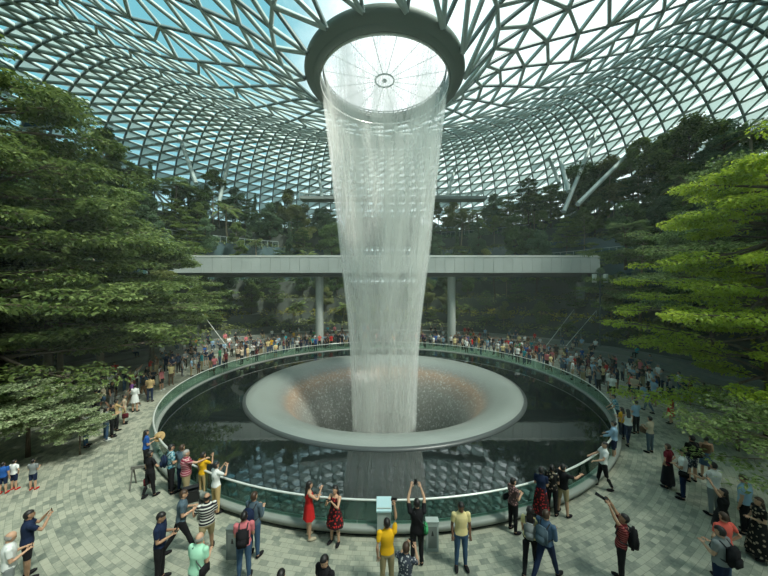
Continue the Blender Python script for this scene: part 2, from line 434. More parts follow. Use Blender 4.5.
# ---- the vortex bowl
def bowl_mat():
    m, N, L = nt('wet_acrylic_bowl')
    out = N.new('ShaderNodeOutputMaterial'); p = N.new('ShaderNodeBsdfPrincipled')
    tc = N.new('ShaderNodeTexCoord'); sp = N.new('ShaderNodeSeparateXYZ'); L.new(tc.outputs['Object'], sp.inputs[0])
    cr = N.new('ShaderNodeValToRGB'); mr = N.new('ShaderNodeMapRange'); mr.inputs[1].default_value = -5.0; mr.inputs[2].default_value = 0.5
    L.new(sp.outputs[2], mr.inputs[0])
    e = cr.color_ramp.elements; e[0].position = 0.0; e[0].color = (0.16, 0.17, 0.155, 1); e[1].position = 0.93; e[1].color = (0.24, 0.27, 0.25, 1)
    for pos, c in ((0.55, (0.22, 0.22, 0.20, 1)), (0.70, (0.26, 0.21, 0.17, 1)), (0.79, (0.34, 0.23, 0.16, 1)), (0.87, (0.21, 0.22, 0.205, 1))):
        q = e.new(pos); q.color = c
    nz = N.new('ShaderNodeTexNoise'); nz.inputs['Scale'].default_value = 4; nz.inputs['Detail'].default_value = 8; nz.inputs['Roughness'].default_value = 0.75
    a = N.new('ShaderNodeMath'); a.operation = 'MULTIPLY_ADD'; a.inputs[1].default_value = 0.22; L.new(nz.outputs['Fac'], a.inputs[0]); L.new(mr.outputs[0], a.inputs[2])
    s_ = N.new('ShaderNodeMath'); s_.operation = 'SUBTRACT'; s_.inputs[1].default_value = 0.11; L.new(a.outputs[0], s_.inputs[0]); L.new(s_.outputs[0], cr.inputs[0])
    L.new(tc.outputs['Object'], nz.inputs['Vector'])
    n5 = N.new('ShaderNodeTexNoise'); n5.inputs['Scale'].default_value = 5.5; n5.inputs['Detail'].default_value = 6; n5.inputs['Roughness'].default_value = 0.8; L.new(tc.outputs['Object'], n5.inputs['Vector'])
    m5 = N.new('ShaderNodeMapRange'); m5.inputs[1].default_value = 0.53; m5.inputs[2].default_value = 0.68; L.new(n5.outputs['Fac'], m5.inputs[0])
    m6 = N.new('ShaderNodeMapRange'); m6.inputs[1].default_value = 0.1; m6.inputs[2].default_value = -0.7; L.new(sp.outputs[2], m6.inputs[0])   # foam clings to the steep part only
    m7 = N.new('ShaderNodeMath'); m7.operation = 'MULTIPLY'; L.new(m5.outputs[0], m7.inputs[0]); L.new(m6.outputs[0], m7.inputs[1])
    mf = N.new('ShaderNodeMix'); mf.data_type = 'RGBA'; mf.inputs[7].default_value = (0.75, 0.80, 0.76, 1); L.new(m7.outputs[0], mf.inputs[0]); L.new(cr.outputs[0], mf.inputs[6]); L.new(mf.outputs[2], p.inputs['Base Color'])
    p.inputs['Roughness'].default_value = 0.28; p.inputs['Specular IOR Level'].default_value = 0.6
    n3 = N.new('ShaderNodeTexNoise'); n3.inputs['Scale'].default_value = 11; n3.inputs['Detail'].default_value = 5
    b = N.new('ShaderNodeBump'); b.inputs['Strength'].default_value = 0.35; b.inputs['Distance'].default_value = 0.05
    L.new(tc.outputs['Object'], n3.inputs['Vector']); L.new(n3.outputs['Fac'], b.inputs['Height']); L.new(b.outputs[0], p.inputs['Normal'])
    L.new(p.outputs[0], out.inputs[0]); return m
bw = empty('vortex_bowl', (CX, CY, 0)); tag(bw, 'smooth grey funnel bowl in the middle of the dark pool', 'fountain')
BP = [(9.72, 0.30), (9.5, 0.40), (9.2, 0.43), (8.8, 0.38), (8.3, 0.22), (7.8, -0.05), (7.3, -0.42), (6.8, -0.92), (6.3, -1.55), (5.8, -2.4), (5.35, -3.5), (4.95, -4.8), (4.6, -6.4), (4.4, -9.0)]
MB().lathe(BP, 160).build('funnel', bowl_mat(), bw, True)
MB().lathe([(9.72, 0.30), (9.80, 0.29), (9.92, 0.25), (9.94, 0.12), (9.94, -0.28)], 160).build('rim', pmat('dark_bowl_rim', (0.06, 0.07, 0.07), 0.35), bw, True)
MB().lathe([(4.4, -8.5), (0.02, -8.5)], 64).build('drain', M['black'], bw)

# ---- the waterfall: nested curtains of streaks, drawn in as they fall
FP = [(22.9, 4.88), (21.0, 4.62), (18.0, 4.25), (15.0, 3.92), (12.5, 3.64), (10.0, 3.38), (7.5, 3.08), (5.0, 2.80), (2.5, 2.62), (0.0, 2.50), (-3.0, 2.42), (-8.3, 2.4)]
def curtain(name, scale, mat, wob, parent, zt=None):
    V = []; Q = []; UV = []
    nn = 96; zs = np.linspace(22.93, -8.3, 70)
    xs = [p[0] for p in FP][::-1]; ys = [p[1] for p in FP][::-1]
    for i, z in enumerate(zs):
        r0 = float(np.interp(z, xs, ys)) * (1 - (1 - scale) * min(1, (22.93 - z) / 6))
        for k in range(nn):
            a = 2 * PI * k / nn
            q = min(1, (22.93 - z) / 14)
            rr = r0 + wob * q * (math.sin(3 * a + z * 0.25) * 0.5 + math.sin(7 * a - z * 0.4) * 0.3 + math.sin(17 * a + z * 0.9) * 0.2)
            V.append((rr * math.sin(a), rr * math.cos(a), z))
    for i in range(len(zs) - 1):
        for k in range(nn):
            Q.append((i * nn + k, i * nn + (k + 1) % nn, (i + 1) * nn + (k + 1) % nn, (i + 1) * nn + k))
            u0, u1 = k / nn, (k + 1) / nn; v0, v1 = 22.93 - zs[i], 22.93 - zs[i + 1]
            UV += [u0, v0, u1, v0, u1, v1, u0, v1]
    me = np_mesh(name, V, np.array(Q), [mat], True)
    uvl = me.uv_layers.new(name='UVMap'); uvl.data.foreach_set('uv', np.array(UV, dtype=np.float32))
    return mobj(name, me, parent)
wf = empty('waterfall', (CX, CY, 0)); tag(wf, 'tall white column of water falling from the roof opening into the bowl', 'waterfall'); wf['kind'] = 'stuff'
curtain('outer_curtain', 1.00, fall_mat('falling_water_outer', 0.10, 0.32), 0.10, wf)
curtain('middle_curtain', 0.94, fall_mat('falling_water_middle', 0.06, 0.30), 0.14, wf)
curtain('inner_curtain', 0.87, fall_mat('falling_water_inner', 0.02, 0.28), 0.18, wf)
sm_, sN, sL = nt('falling_spray'); so_ = sN.new('ShaderNodeOutputMaterial'); sv_ = sN.new('ShaderNodeVolumeScatter')
sv_.inputs['Color'].default_value = (0.93, 1.0, 0.96, 1); sv_.inputs['Density'].default_value = 0.62; sL.new(sv_.outputs[0], so_.inputs['Volume'])
prof_ = [(r_ + .02, z_) for (z_, r_) in FP if 21.5 > z_ > -3.5] ; prof_ = [(4.66, 21.4)] + prof_[1:] 
MB().lathe((prof_ + [(r_ - .02 - min(.26, .06 + (21.5 - z_) * .04), z_) for (r_, z_) in prof_[::-1]] + [prof_[0]])[::-1], 72).build('spray_sheet', sm_, wf, True)

# ---- the elevated train bridge behind the pool
br = empty('train_bridge', (0, 37.5, 0)); tag(br, 'long grey elevated bridge crossing behind the waterfall on round columns', 'bridge')
X0, X1 = -26.5, 27.2
npan = 44
for (ya, yb) in ((0, .12), (3.9, 4.02)):
    fa = MB()
    for k in range(npan):
        xa = X0 + (X1 - X0) * k / npan; xb = X0 + (X1 - X0) * (k + 1) / npan
        fa.box(xa + 0.012, xb - 0.012, ya, yb, 9.62, 11.6)
    fa.build('side_cladding', M['concrete'], br)
MB().box(X0, X1, 0.02, 4.0, 11.6, 11.78).box(X0, X1, -0.03, 0.14, 11.58, 11.82).build('parapet_cap', M['white_metal'], br)
MB().box(X0, X1, 0.10, 3.92, 9.64, 11.3).box(X0, X1, 0.8, 3.2, 9.2, 9.66).build('deck', M['concrete_dark'], br)
for x in (-8.55, 8.95, 26.0, -25.2):
    MB().tube([(x, 2.0, -0.0), (x, 2.0, 9.3)], 0.52, 24).build('column', M['column'], br, False)

# ---- planted terraces climbing round the back and sides
TER = [(20.6, 0.45), (21.5, 0.9), (22.4, 1.35), (23.6, 2.3), (25.4, 4.0), (27.6, 6.2), (30.2, 9.0), (33.0, 12.2), (36.2, 15.4), (39.4, 18.4), (42.8, 20.4)]
def tr_off(a):               # the terraces stand farther out at the sides
    return 2.6 * min(1.0, abs(math.sin(a))) ** 1.5
def terrace_z(r, a):
    z = 0.0
    for (rt, zt) in TER:
        if r >= rt + tr_off(a): z = zt
    return z
GAP = 0.20                  # half angle of the gateway straight behind the fall
for i, (rt, zt) in enumerate(TER):
    zb = 0.0 if i == 0 else TER[i - 1][1]
    r2 = TER[i + 1][0] + 0.05 if i + 1 < len(TER) else 46.4
    for side in (-1, 1):
        amin = GAP if rt > 29 else 0.0
        amax = 2.35 if i < 3 else 2.2
        nn = 70; V = []; Fs = []
        for k in range(nn + 1):
            a = side * (amin + (amax - amin) * k / nn); of = tr_off(a)
            for (r_, z_) in ((rt + of, zb - 0.1), (rt + of, zt), (rt + of + 0.28, zt), (rt + of + 0.28, zt - (0.0 if i < 3 else 0.08)), (r2 + of, zt - (0.0 if i < 3 else 0.08)), (r2 + of, zb - 0.1)):
                V.append(pol(r_, a, z_))
        for k in range(nn):
            for j in range(5):
                f = (k * 6 + j, k * 6 + j + 1, (k + 1) * 6 + j + 1, (k + 1) * 6 + j)
                Fs.append(f)
        for e_ in (0, nn):
            Fs.append(tuple(e_ * 6 + j for j in range(6)))
        mi = []
        for k in range(nn): mi += [0, 1, 1, 2, 0]
        mi += [0, 0]
        face = M['pale_step'] if i < 3 else M['terrace_glass'] if i in (7, 8) else M['terrace_stone']
        me = np_mesh('terrace', V, Fs, [face, M['pale_step'] if i < 3 else M['terrace_stone'], M['pale_step'] if i < 3 else M['soil']], False, mi)
        struct(mobj('terrace', me))

# ---- the gateway straight behind: dark storeys with slots that open on to the glass beyond
gw = MB()
def gz(y, Y): return CAMH + (HY - y) / F * Y
YW = 57.0
gw.box(-7.4, 7.0, YW, YW + 0.6, gz(246, YW), gz(217, YW)).box(-7.4, 7.0, YW, YW + 0.6, gz(276, YW), gz(255.5, YW)).box(-7.4, 7.0, YW, YW + 0.6, 0, gz(284, YW))
struct(gw.build('wall_back', M['dark_wall']))
tb = MB()
for (ya, yb, n_) in ((255.5, 246, 14), (217, 200, 9)):
    za, zb = gz(ya, YW), gz(yb, YW)
    for k in range(n_):
        xa = -7.3 + 14.2 * k / n_; xb = -7.3 + 14.2 * (k + 1) / n_; xm = (xa + xb) / 2
        tb.tube([(xa, YW + 0.2, za), (xm, YW + 0.2, zb)], 0.09, 5).tube([(xm, YW + 0.2, zb), (xb, YW + 0.2, za)], 0.09, 5)
    tb.tube([(-7.3, YW + 0.2, zb), (6.9, YW + 0.2, zb)], 0.12, 6)
struct(tb.build('trim_1', M['beam_dark']))

# ---- the curved footbridge high across the valley
fb = empty('canopy_footbridge', (0, 58, 0)); tag(fb, 'slim curved footbridge high up behind the waterfall with open railing', 'footbridge')
def fbp(t):                  # t -1..1
    x = -15.3 + (t + 1) / 2 * 34.0
    return Vector((x, -5.0 * t * t + 2.0, 26.1 - 1.5 * t * t))
dk = MB(); rls = {-1.05: MB(), 1.05: MB()}; pts = [fbp(-1 + 2 * k / 40) for k in range(41)]
for k in range(40):
    a, b = pts[k], pts[k + 1]
    V = []
    for p in (a, b):
        for dy in (-1.1, 1.1):
            for dz in (-0.55 if abs(dy) < 0 else -0.5, 0.0):
                V.append((p.x, p.y + dy, p.z + dz))
    dk.add(V, [(0, 1, 5, 4), (2, 6, 7, 3), (0, 4, 6, 2), (1, 3, 7, 5), (0, 2, 3, 1), (4, 5, 7, 6)])
    for dy in (-1.05, 1.05):
        rl = rls[dy]; rl.tube([(a.x, a.y + dy, a.z), (a.x, a.y + dy, a.z + 1.1)], 0.05, 5)
        for dz in (0.55, 1.1):
            rl.tube([(a.x, a.y + dy, a.z + dz), (b.x, b.y + dy, b.z + dz)], 0.045, 5)
dk.build('deck', pmat('footbridge_grey', (0.16, 0.19, 0.18), 0.6), fb); [r_.build('railing', M['beam'], fb) for r_ in rls.values()]

# ---- slanting struts that carry the roof
def strut(x, y1, y2, x2, Y, r_=0.28):
    a = Vector(((x - 384) / F * Y, Y, CAMH + (HY - y1) / F * Y)); Y2 = Y - 4
    b = Vector(((x2 - 384) / F * Y2, Y2, CAMH + (HY - y2) / F * Y2)); b = b + (b - a) * 0.25
    struct(MB().tube([a, b], [r_, r_ * 1.1], 12).build('pillar', M['beam']))
for (xa, ya, xb, yb, Y) in ((177, 130, 192, 172, 52), (232, 148, 222, 190, 56), (316, 160, 321, 190, 64), (458, 158, 449, 190, 64), (544, 145, 556, 175, 58), (597, 130, 571, 194, 50), (561, 162, 567, 185, 50), (634, 148, 590, 192, 46)):
    strut(xa, ya, yb, xb, Y)

# ---- fine spray hanging round the fall
def haze(name, dens, col):
    m, N, L = nt(name); out = N.new('ShaderNodeOutputMaterial'); v = N.new('ShaderNodeVolumeScatter'); v.inputs['Color'].default_value = (*col, 1); v.inputs['Density'].default_value = dens
    v.inputs['Anisotropy'].default_value = 0.2; L.new(v.outputs[0], out.inputs['Volume']); return m
mv = MB().lathe([(0.01, 0.45), (9.0, 0.55), (14, 1.2), (18, 4), (19, 10), (17, 17), (11, 22.0), (0.01, 22.4)], 48, CX, CY).build('mist', haze('spray_haze', 0.0017, (0.88, 1.0, 0.93)), None, True)
tag(mv, 'faint pale mist hanging in the air around the waterfall', 'mist'); mv['kind'] = 'stuff'
# ================================================================= PLANTS
M['bark'] = pmat('grey_brown_bark', (0.11, 0.085, 0.06), 0.85, noise=0.3, nscale=8)
M['bark_pale'] = pmat('pale_bark', (0.26, 0.21, 0.14), 0.8, noise=0.2, nscale=8)
LM = {
 'lime':  leafmat('leaf_lime', (0.26, 0.38, 0.03), (0.52, 0.62, 0.07), 0.5),
 'mid':   leafmat('leaf_mid', (0.05, 0.10, 0.02), (0.24, 0.32, 0.09), 0.4),
 'fresh': leafmat('leaf_fresh', (0.075, 0.14, 0.028), (0.33, 0.42, 0.15), 0.45),
 'dark':  leafmat('leaf_dark', (0.04, 0.085, 0.028), (0.16, 0.25, 0.08), 0.35),
 'olive': leafmat('leaf_olive', (0.12, 0.15, 0.045), (0.30, 0.33, 0.11), 0.35),
 'blue':  leafmat('leaf_blue_green', (0.06, 0.12, 0.065), (0.18, 0.28, 0.14), 0.3),
 'pale': leafmat('leaf_variegated', (0.12, 0.19, 0.07), (0.50, 0.56, 0.34), 0.4),
 'yellow': leafmat('leaf_yellow', (0.20, 0.22, 0.03), (0.40, 0.36, 0.06), 0.35),
}
def leaves(C, R, n, size, seed, flat=0.6, hor=0.5, aspect=1.9, shell=0.35):
    """n leaves spread over clumps: C centres (k,3), R radii (k,3). Each leaf is a folded diamond of its own."""
    g = np.random.default_rng(seed)
    k = len(C); wgt = (R[:, 0] * R[:, 1]) ** 0.9; idx = g.choice(k, n, p=wgt / wgt.sum())
    d = g.normal(size=(n, 3)); d /= np.linalg.norm(d, axis=1)[:, None]
    rad = (shell + (1 - shell) * g.random(n)) ** 0.6
    P = C[idx] + d * R[idx] * rad[:, None]
    # leaf frame: mostly horizontal blades that droop at the tip
    a = g.random(n) * 2 * PI
    t = np.stack([np.cos(a), np.sin(a), -0.25 - 0.5 * g.random(n)], 1) + d * 0.5
    t /= np.linalg.norm(t, axis=1)[:, None]
    nr = np.stack([g.normal(size=n) * hor, g.normal(size=n) * hor, np.ones(n)], 1)
    b = np.cross(nr, t); b /= np.linalg.norm(b, axis=1)[:, None]
    L_ = (size * (0.7 + 0.6 * g.random(n)))[:, None]; W_ = L_ / aspect / 2
    up = np.cross(t, b)
    v0 = P; v1 = P + t * L_ * 0.45 + b * W_ + up * W_ * 0.35; v2 = P + t * L_; v3 = P + t * L_ * 0.45 - b * W_ + up * W_ * 0.35
    V = np.stack([v0, v1, v2, v3], 1).reshape(-1, 3)
    return V, np.arange(4 * n).reshape(-1, 4)

def tree_meshes(kind, h, spread, seed, n, size, base=0.35, clumps=40, trunk=0.16, lay=6, rise=(-.06, .26)):
    """returns (trunk mesh builder, clump centres, radii)"""
    g = np.random.default_rng(seed); rr = random.Random(seed)
    mb = MB(); C = []; R = []
    lean = (rr.uniform(-.03, .03) * h, rr.uniform(-.03, .03) * h)
    def tp(z): q = z / h; return Vector((lean[0] * q * q * 1.0, lean[1] * q * q * 1.0, z))
    mb.tube([tp(h * q) for q in (0, .25, .5, .75, .96)], [trunk, trunk * .82, trunk * .62, trunk * .4, trunk * .1], 7)
    def limb(z, a, L_, rise, n_tw, cr, cz, r0):
        p0 = tp(z); pts = [p0]
        for q in (.35, .7, 1.0):
            pts.append(p0 + Vector((math.sin(a) * L_ * q, math.cos(a) * L_ * q, rise * L_ * (q ** 0.8))) + Vector((rr.uniform(-.05, .05) * L_, rr.uniform(-.05, .05) * L_, 0)))
        mb.tube(pts, [r0, r0 * .7, r0 * .45, r0 * .15], 5)
        for i in range(n_tw):
            q = 0.3 + 0.7 * (i + rr.random()) / n_tw
            j = min(2, int(q * 3)); b0 = pts[j].lerp(pts[j + 1], q * 3 - j if j < 3 and q < 1 else 1)
            a2 = a + rr.choice((-1, 1)) * rr.uniform(.4, 1.0); l2 = L_ * rr.uniform(.12, .35)
            e = b0 + Vector((math.sin(a2) * l2, math.cos(a2) * l2, rr.uniform(-.02, .1) * l2))
            mb.tube([b0, e], [r0 * .3, r0 * .1], 4)
            C.append(tuple(e)); s_ = rr.uniform(.7, 1.2); R.append((cr * s_, cr * s_, cz * s_))
    if kind == 'layered':
        for L0 in range(lay):
            q = base + (1 - base) * (L0 + rr.uniform(-.35, .35)) / lay; q = min(max(q, base), .985); z = h * q
            zj = h * (1 - base) / lay * .45
            wide = spread * (1.0 - 0.72 * ((q - base) / (1 - base)) ** 2.2) * rr.uniform(.82, 1.08)
            nb = 7 if L0 < lay - 1 else 5; ph = rr.random() * 6.28
            for b in range(nb):
                limb(z + rr.uniform(-zj, zj), ph + 2 * PI * b / nb + rr.uniform(-.3, .3), wide * rr.uniform(.5, 1.12), rr.uniform(*rise), 8, spread * .14, spread * .030, trunk * .32)
        C.append((lean[0], lean[1], h)); R.append((spread * .15, spread * .15, spread * .08))
    elif kind == 'bushy':
        for b in range(clumps):
            t = rr.random(); z = base * h + (1 - base) * h * t; env = math.sin(PI * min(1, .18 + t * .78)) ** .7
            a = rr.random() * 6.28; L_ = spread * env * rr.uniform(.35, .95)
            z0 = max(base * h * .7, z - L_ * .5)
            p0 = tp(z0); e = Vector((p0.x + math.sin(a) * L_, p0.y + math.cos(a) * L_, z))
            mb.tube([p0, p0.lerp(e, .5) + Vector((0, 0, .08 * L_)), e], [trunk * .35, trunk * .2, trunk * .06], 4)
            s_ = rr.uniform(.75, 1.25); C.append(tuple(e)); R.append((spread * .30 * s_, spread * .30 * s_, spread * .21 * s_))
    elif kind == 'cone':
        for b in range(clumps):
            t = (b + rr.random()) / clumps; z = base * h + (1 - base) * h * t; a = rr.random() * 6.28; L_ = spread * (1 - t) * rr.uniform(.2, .75) 
            C.append((tp(z).x + math.sin(a) * L_, tp(z).y + math.cos(a) * L_, z)); s_ = (.25 + .75 * (1 - t)); R.append((spread * .38 * s_, spread * .38 * s_, spread * .5 * s_))
    V, Q = leaves(np.array(C), np.array(R), n, size, seed, hor=0.35 if kind == 'layered' else 0.7)
    return mb, V, Q

def palm_meshes(h, spread, seed, fronds=22, fan=False):
    rr = random.Random(seed); mb = MB(); mb.tube([(0, 0, 0), (.05 * h, 0, h * .5), (.06 * h, .02 * h, h)], [.15, .11, .10], 8)
    top = Vector((.06 * h, .02 * h, h)); V = []; Q = []
    for f in range(fronds):
        a = f * 2.399; el = rr.uniform(-.3, 1.2); L_ = spread * rr.uniform(.8, 1.1)
        d = Vector((math.sin(a), math.cos(a), 0)); side = Vector((math.cos(a), -math.sin(a), 0))
        def pt(q): return top + d * (L_ * q * math.cos(el * (1 - .3 * q))) + Vector((0, 0, L_ * (q * math.sin(el) - .55 * q * q)))
        if fan:
            st = pt(.5)
            for k in range(13):
                b = (k - 6) / 6 * 1.35; dd = (d * math.cos(b) + side * math.sin(b)) * (L_ * .55) + Vector((0, 0, -.18 * L_ + math.sin(el) * .3 * L_ * math.cos(b)))
                wd = (side * math.cos(b) - d * math.sin(b)) * .045 * spread
                i0 = len(V); V += [tuple(st), tuple(st + dd * .6 + wd), tuple(st + dd), tuple(st + dd * .6 - wd)]; Q.append((i0, i0 + 1, i0 + 2, i0 + 3))
            mb.tube([top, pt(.25), st], [.02, .015, .012], 4)
        else:
            ns = 16
            for k in range(1, ns):
                q = k / ns; p = pt(q); ll = spread * .30 * math.sin(PI * (.12 + .85 * q))
                for sg in (-1, 1):
                    dd = (side * sg + d * .55).normalized() * ll + Vector((0, 0, -.3 * ll)); wd = d * .028 * spread
                    i0 = len(V); V += [tuple(p), tuple(p + dd * .5 + wd), tuple(p + dd), tuple(p + dd * .5 - wd)]; Q.append((i0, i0 + 1, i0 + 2, i0 + 3))
            mb.tube([pt(q) for q in (0, .3, .6, 1.0)], [.03, .022, .014, .005], 4)
    return mb, np.array(V), np.array(Q)

TM = {}
def make_kind(key, leafname, fol, mb, V, Q, bark='bark'):
    TM[key] = (mb.mesh('trunk', M[bark], True), np_mesh(fol, V, Q, [LM[leafname]]), fol)
def reg(key, leaf, kind, *a, fol='foliage', bark='bark', **k):
    mb, V, Q = tree_meshes(kind, *a, **k); make_kind(key, leaf, fol, mb, V, Q, bark)
# unit shapes: h, spread, seed, leaf count, leaf size
reg('near_left_a', 'mid', 'layered', 13.5, 5.2, 1, 42000, .17, base=.20, lay=10, trunk=.20, rise=(-.22, .28))
reg('near_left_b', 'fresh', 'layered', 10.5, 4.6, 2, 27000, .20, base=.26, lay=8, trunk=.16)
reg('near_left_c', 'mid', 'layered', 9.5, 4.2, 22, 23000, .20, base=.30, lay=7, trunk=.14, bark='bark_pale')
reg('near_right_a', 'lime', 'layered', 12.0, 4.8, 3, 50000, .165, base=.22, lay=10, trunk=.2, rise=(-.30, .30))
reg('near_right_b', 'fresh', 'layered', 11.0, 4.4, 4, 34000, .16, base=.40, lay=8, trunk=.18)
reg('low_crown', 'pale', 'layered', 4.6, 3.0, 5, 15000, .15, base=.50, lay=5, trunk=.10, rise=(-.22, .30))
reg('twig_crown', 'fresh', 'layered', 4.6, 2.6, 35, 4200, .15, base=.50, lay=4, trunk=.08, rise=(-.2, .45))
reg('dark_bushy', 'dark', 'bushy', 8.0, 2.7, 6, 15000, .24, base=.28, clumps=34, trunk=.15)
reg('mid_bushy', 'mid', 'bushy', 7.5, 2.6, 7, 14000, .24, base=.30, clumps=30, trunk=.14)
reg('olive_bushy', 'olive', 'bushy', 6.5, 2.2, 8, 12000, .22, base=.35, clumps=26, trunk=.12, bark='bark_pale')
reg('blue_bushy', 'blue', 'bushy', 8.5, 2.5, 9, 14000, .22, base=.30, clumps=34, trunk=.13)
reg('slender', 'mid', 'bushy', 9.0, 1.8, 10, 8000, .22, base=.55, clumps=20, trunk=.09, bark='bark_pale')
reg('slender_dark', 'dark', 'layered', 9.0, 2.6, 11, 12000, .22, base=.35, lay=7, trunk=.11)
reg('mid_layered', 'mid', 'layered', 8.5, 3.0, 12, 15000, .22, base=.30, lay=7, trunk=.12)
reg('conifer', 'blue', 'cone', 7.0, 1.0, 13, 9000, .20, base=.08, clumps=26, trunk=.10)
mb, V, Q = palm_meshes(5.0, 2.4, 14); make_kind('palm', 'fresh', 'fronds', mb, V, Q, 'bark_pale')
mb, V, Q = palm_meshes(4.6, 2.3, 15, 26, True); make_kind('fan_palm', 'fresh', 'fronds', mb, V, Q)
mb, V, Q = palm_meshes(1.2, 2.0, 16, 18); make_kind('tree_fern', 'mid', 'fronds', mb, V, Q)

def plant(key, name, x, y, z, sc, rz, label, cat='tree', group=None, sz=None):
    o = empty(name, (x, y, z), rz); o.scale = (sc, sc, sz or sc)
    tag(o, label, cat, group)
    tr, fo, fn = TM[key]
    mobj('trunk', tr, o); mobj(fn, fo, o)
    return o
def at(x, Y): return (x - 384) / F * Y

# ---- the trees that stand on the plaza, nearest first
# (kind, x seen, distance, foot z, height wanted seen at y, label)
SHAPE_H = {'near_left_a': 13.5, 'near_left_b': 10.5, 'near_left_c': 9.5, 'near_right_a': 12.0, 'near_right_b': 11.0, 'low_crown': 4.6, 'twig_crown': 4.6, 'dark_bushy': 8, 'mid_bushy': 7.5, 'olive_bushy': 6.5, 'blue_bushy': 8.5, 'slender': 9, 'slender_dark': 9, 'mid_layered': 8.5, 'conifer': 7, 'palm': 5.4, 'fan_palm': 5.6, 'tree_fern': 2.4}
def place(key, name, x, Y, z0, ytop, label, rz=0.0, cat='tree', group=None, k=None):
    top = CAMH + (HY - ytop) / F * Y
    h = max(1.0, top - z0); s_ = h / SHAPE_H[key]
    return plant(key, name, at(x, Y), Y, z0, s_ * (k or 1.0), rz, label, cat, group, s_)
place('near_left_a', 'layered_tree', -8, 15.5, 0, 38, 'tall layered green tree at the left edge, its crown the highest of the left group', .4)
place('near_left_b', 'layered_tree', 48, 19.5, 0, 172, 'broad layered tree with thick tiers standing beside the tallest tree on the left', 1.1, k=1.15)
place('near_left_c', 'layered_tree', 100, 24.0, 0, 206, 'layered tree with pale trunk just behind the seated crowd on the left steps', 2.0, k=1.25)
place('near_left_c', 'layered_tree', 60, 21.5, 0, 226, 'pale-trunked layered tree rising behind the low wall on the left plaza', .2, k=1.1)
place('near_left_b', 'layered_tree', 152, 27.5, 0.4, 232, 'tiered tree with drooping shelves of leaves next to the left end of the train bridge', 2.9, k=1.05)
place('near_left_b', 'layered_tree', -20, 19.0, 0, 190, 'low spreading tiered tree half out of view at the left edge under the tallest tree', 4.0, k=1.1)
place('near_right_a', 'layered_tree', 770, 14.5, 0, 128, 'bright lime green layered tree glowing in the sun at the right edge', .9, k=.86)
place('near_right_b', 'layered_tree', 712, 23.5, 0, 205, 'fresh green layered tree behind the bright lime tree on the right', 2.2, k=.85)
place('near_right_b', 'layered_tree', 775, 20.0, 0, 150, 'tall green tree partly out of view behind the lime tree at the right edge', 3.0)
place('near_left_c', 'layered_tree', 640, 31, 2.3, 232, 'layered tree rising above the crowd at the right end of the train bridge', .5, k=.95)
place('low_crown', 'small_tree', 28, 13.0, 0, 382, 'low variegated tree seen from above in front of the people on the left plaza', .3, k=1.25)
place('low_crown', 'small_tree', 80, 13.2, 0, 408, 'small variegated crown seen from above next to the grey-shirted child', 1.9, k=.85)
place('low_crown', 'small_tree', -22, 11.6, 0, 388, 'low variegated tree at the left edge above the three kids', 2.6, k=1.1)
place('twig_crown', 'small_tree', 778, 9.0, 0, 405, 'leafy young tree with bare twigs leaning in at the lower right edge', 2.2, k=1.25)
place('twig_crown', 'small_tree', 738, 13.5, 0, 384, 'low lime leafed tree over the benches on the right plaza', .9, k=1.2)

# ---- trees on the terraces
rs = random.Random(5)
LBL = {
 'dark_bushy': ('broadleaf_tree', 'dark green bushy tree', 'tree'), 'mid_bushy': ('broadleaf_tree', 'mid green rounded tree', 'tree'),
 'olive_bushy': ('broadleaf_tree', 'olive pale-trunked tree', 'tree'), 'blue_bushy': ('broadleaf_tree', 'blue green dense tree', 'tree'),
 'slender': ('slender_tree', 'slender high-crowned tree', 'tree'), 'slender_dark': ('slender_tree', 'dark tiered tree', 'tree'),
 'mid_layered': ('layered_tree', 'green tree with flat tiers', 'tree'), 'conifer': ('conifer', 'narrow pointed conifer', 'conifer'),
 'palm': ('palm', 'feathery palm', 'palm'), 'fan_palm': ('fan_palm', 'spiky fan palm', 'palm'), 'tree_fern': ('tree_fern', 'low arching fern', 'fern'),
}
def where(a, r):
    # words that place a terrace plant by what stands near it
    x = 'left' if a < 0 else 'right'
    aa = abs(math.degrees(a))
    s_ = 'beside the gateway' if aa < 14 else 'above the train bridge' if aa < 34 and r > 30 else 'below the train bridge' if aa < 34 else 'over the bridge end' if aa < 55 else 'on the side slope' if aa < 85 else 'on the near slope'
    t_ = 'lowest' if r < 26.5 else 'lower' if r < 30.5 else 'middle' if r < 35.5 else 'upper' if r < 40 else 'topmost'
    return '%s, %s terrace, %s' % (s_, t_, x)
def terrace_plant(key, r, a, hgt, k=None):
    r2 = r + tr_off(a); x, y, _ = pol(r2, a); z = terrace_z(r2, a) - 0.1
    s_ = hgt / SHAPE_H[key]; nm, lb, ct = LBL[key]
    lab = lb + ' ' + where(a, r)
    return plant(key, nm, x, y, z, s_ * (k or 1), rs.random() * 6.28, lab, ct, 'terrace plants: ' + lab, s_)
mixes = ['dark_bushy', 'mid_bushy', 'blue_bushy', 'slender_dark', 'mid_layered', 'olive_bushy', 'slender', 'dark_bushy', 'conifer', 'palm', 'fan_palm', 'blue_bushy']
rows = [(24.5, 3.4, 11, 'low'), (26.5, 4.2, 13, 'low'), (28.9, 5.0, 14, 'm'), (31.6, 6.0, 15, 'm'), (34.6, 6.6, 16, 'h'), (37.8, 7.0, 18, 'h'), (40.6, 7.4, 20, 'h'), (42.6, 6.4, 16, 'h')]
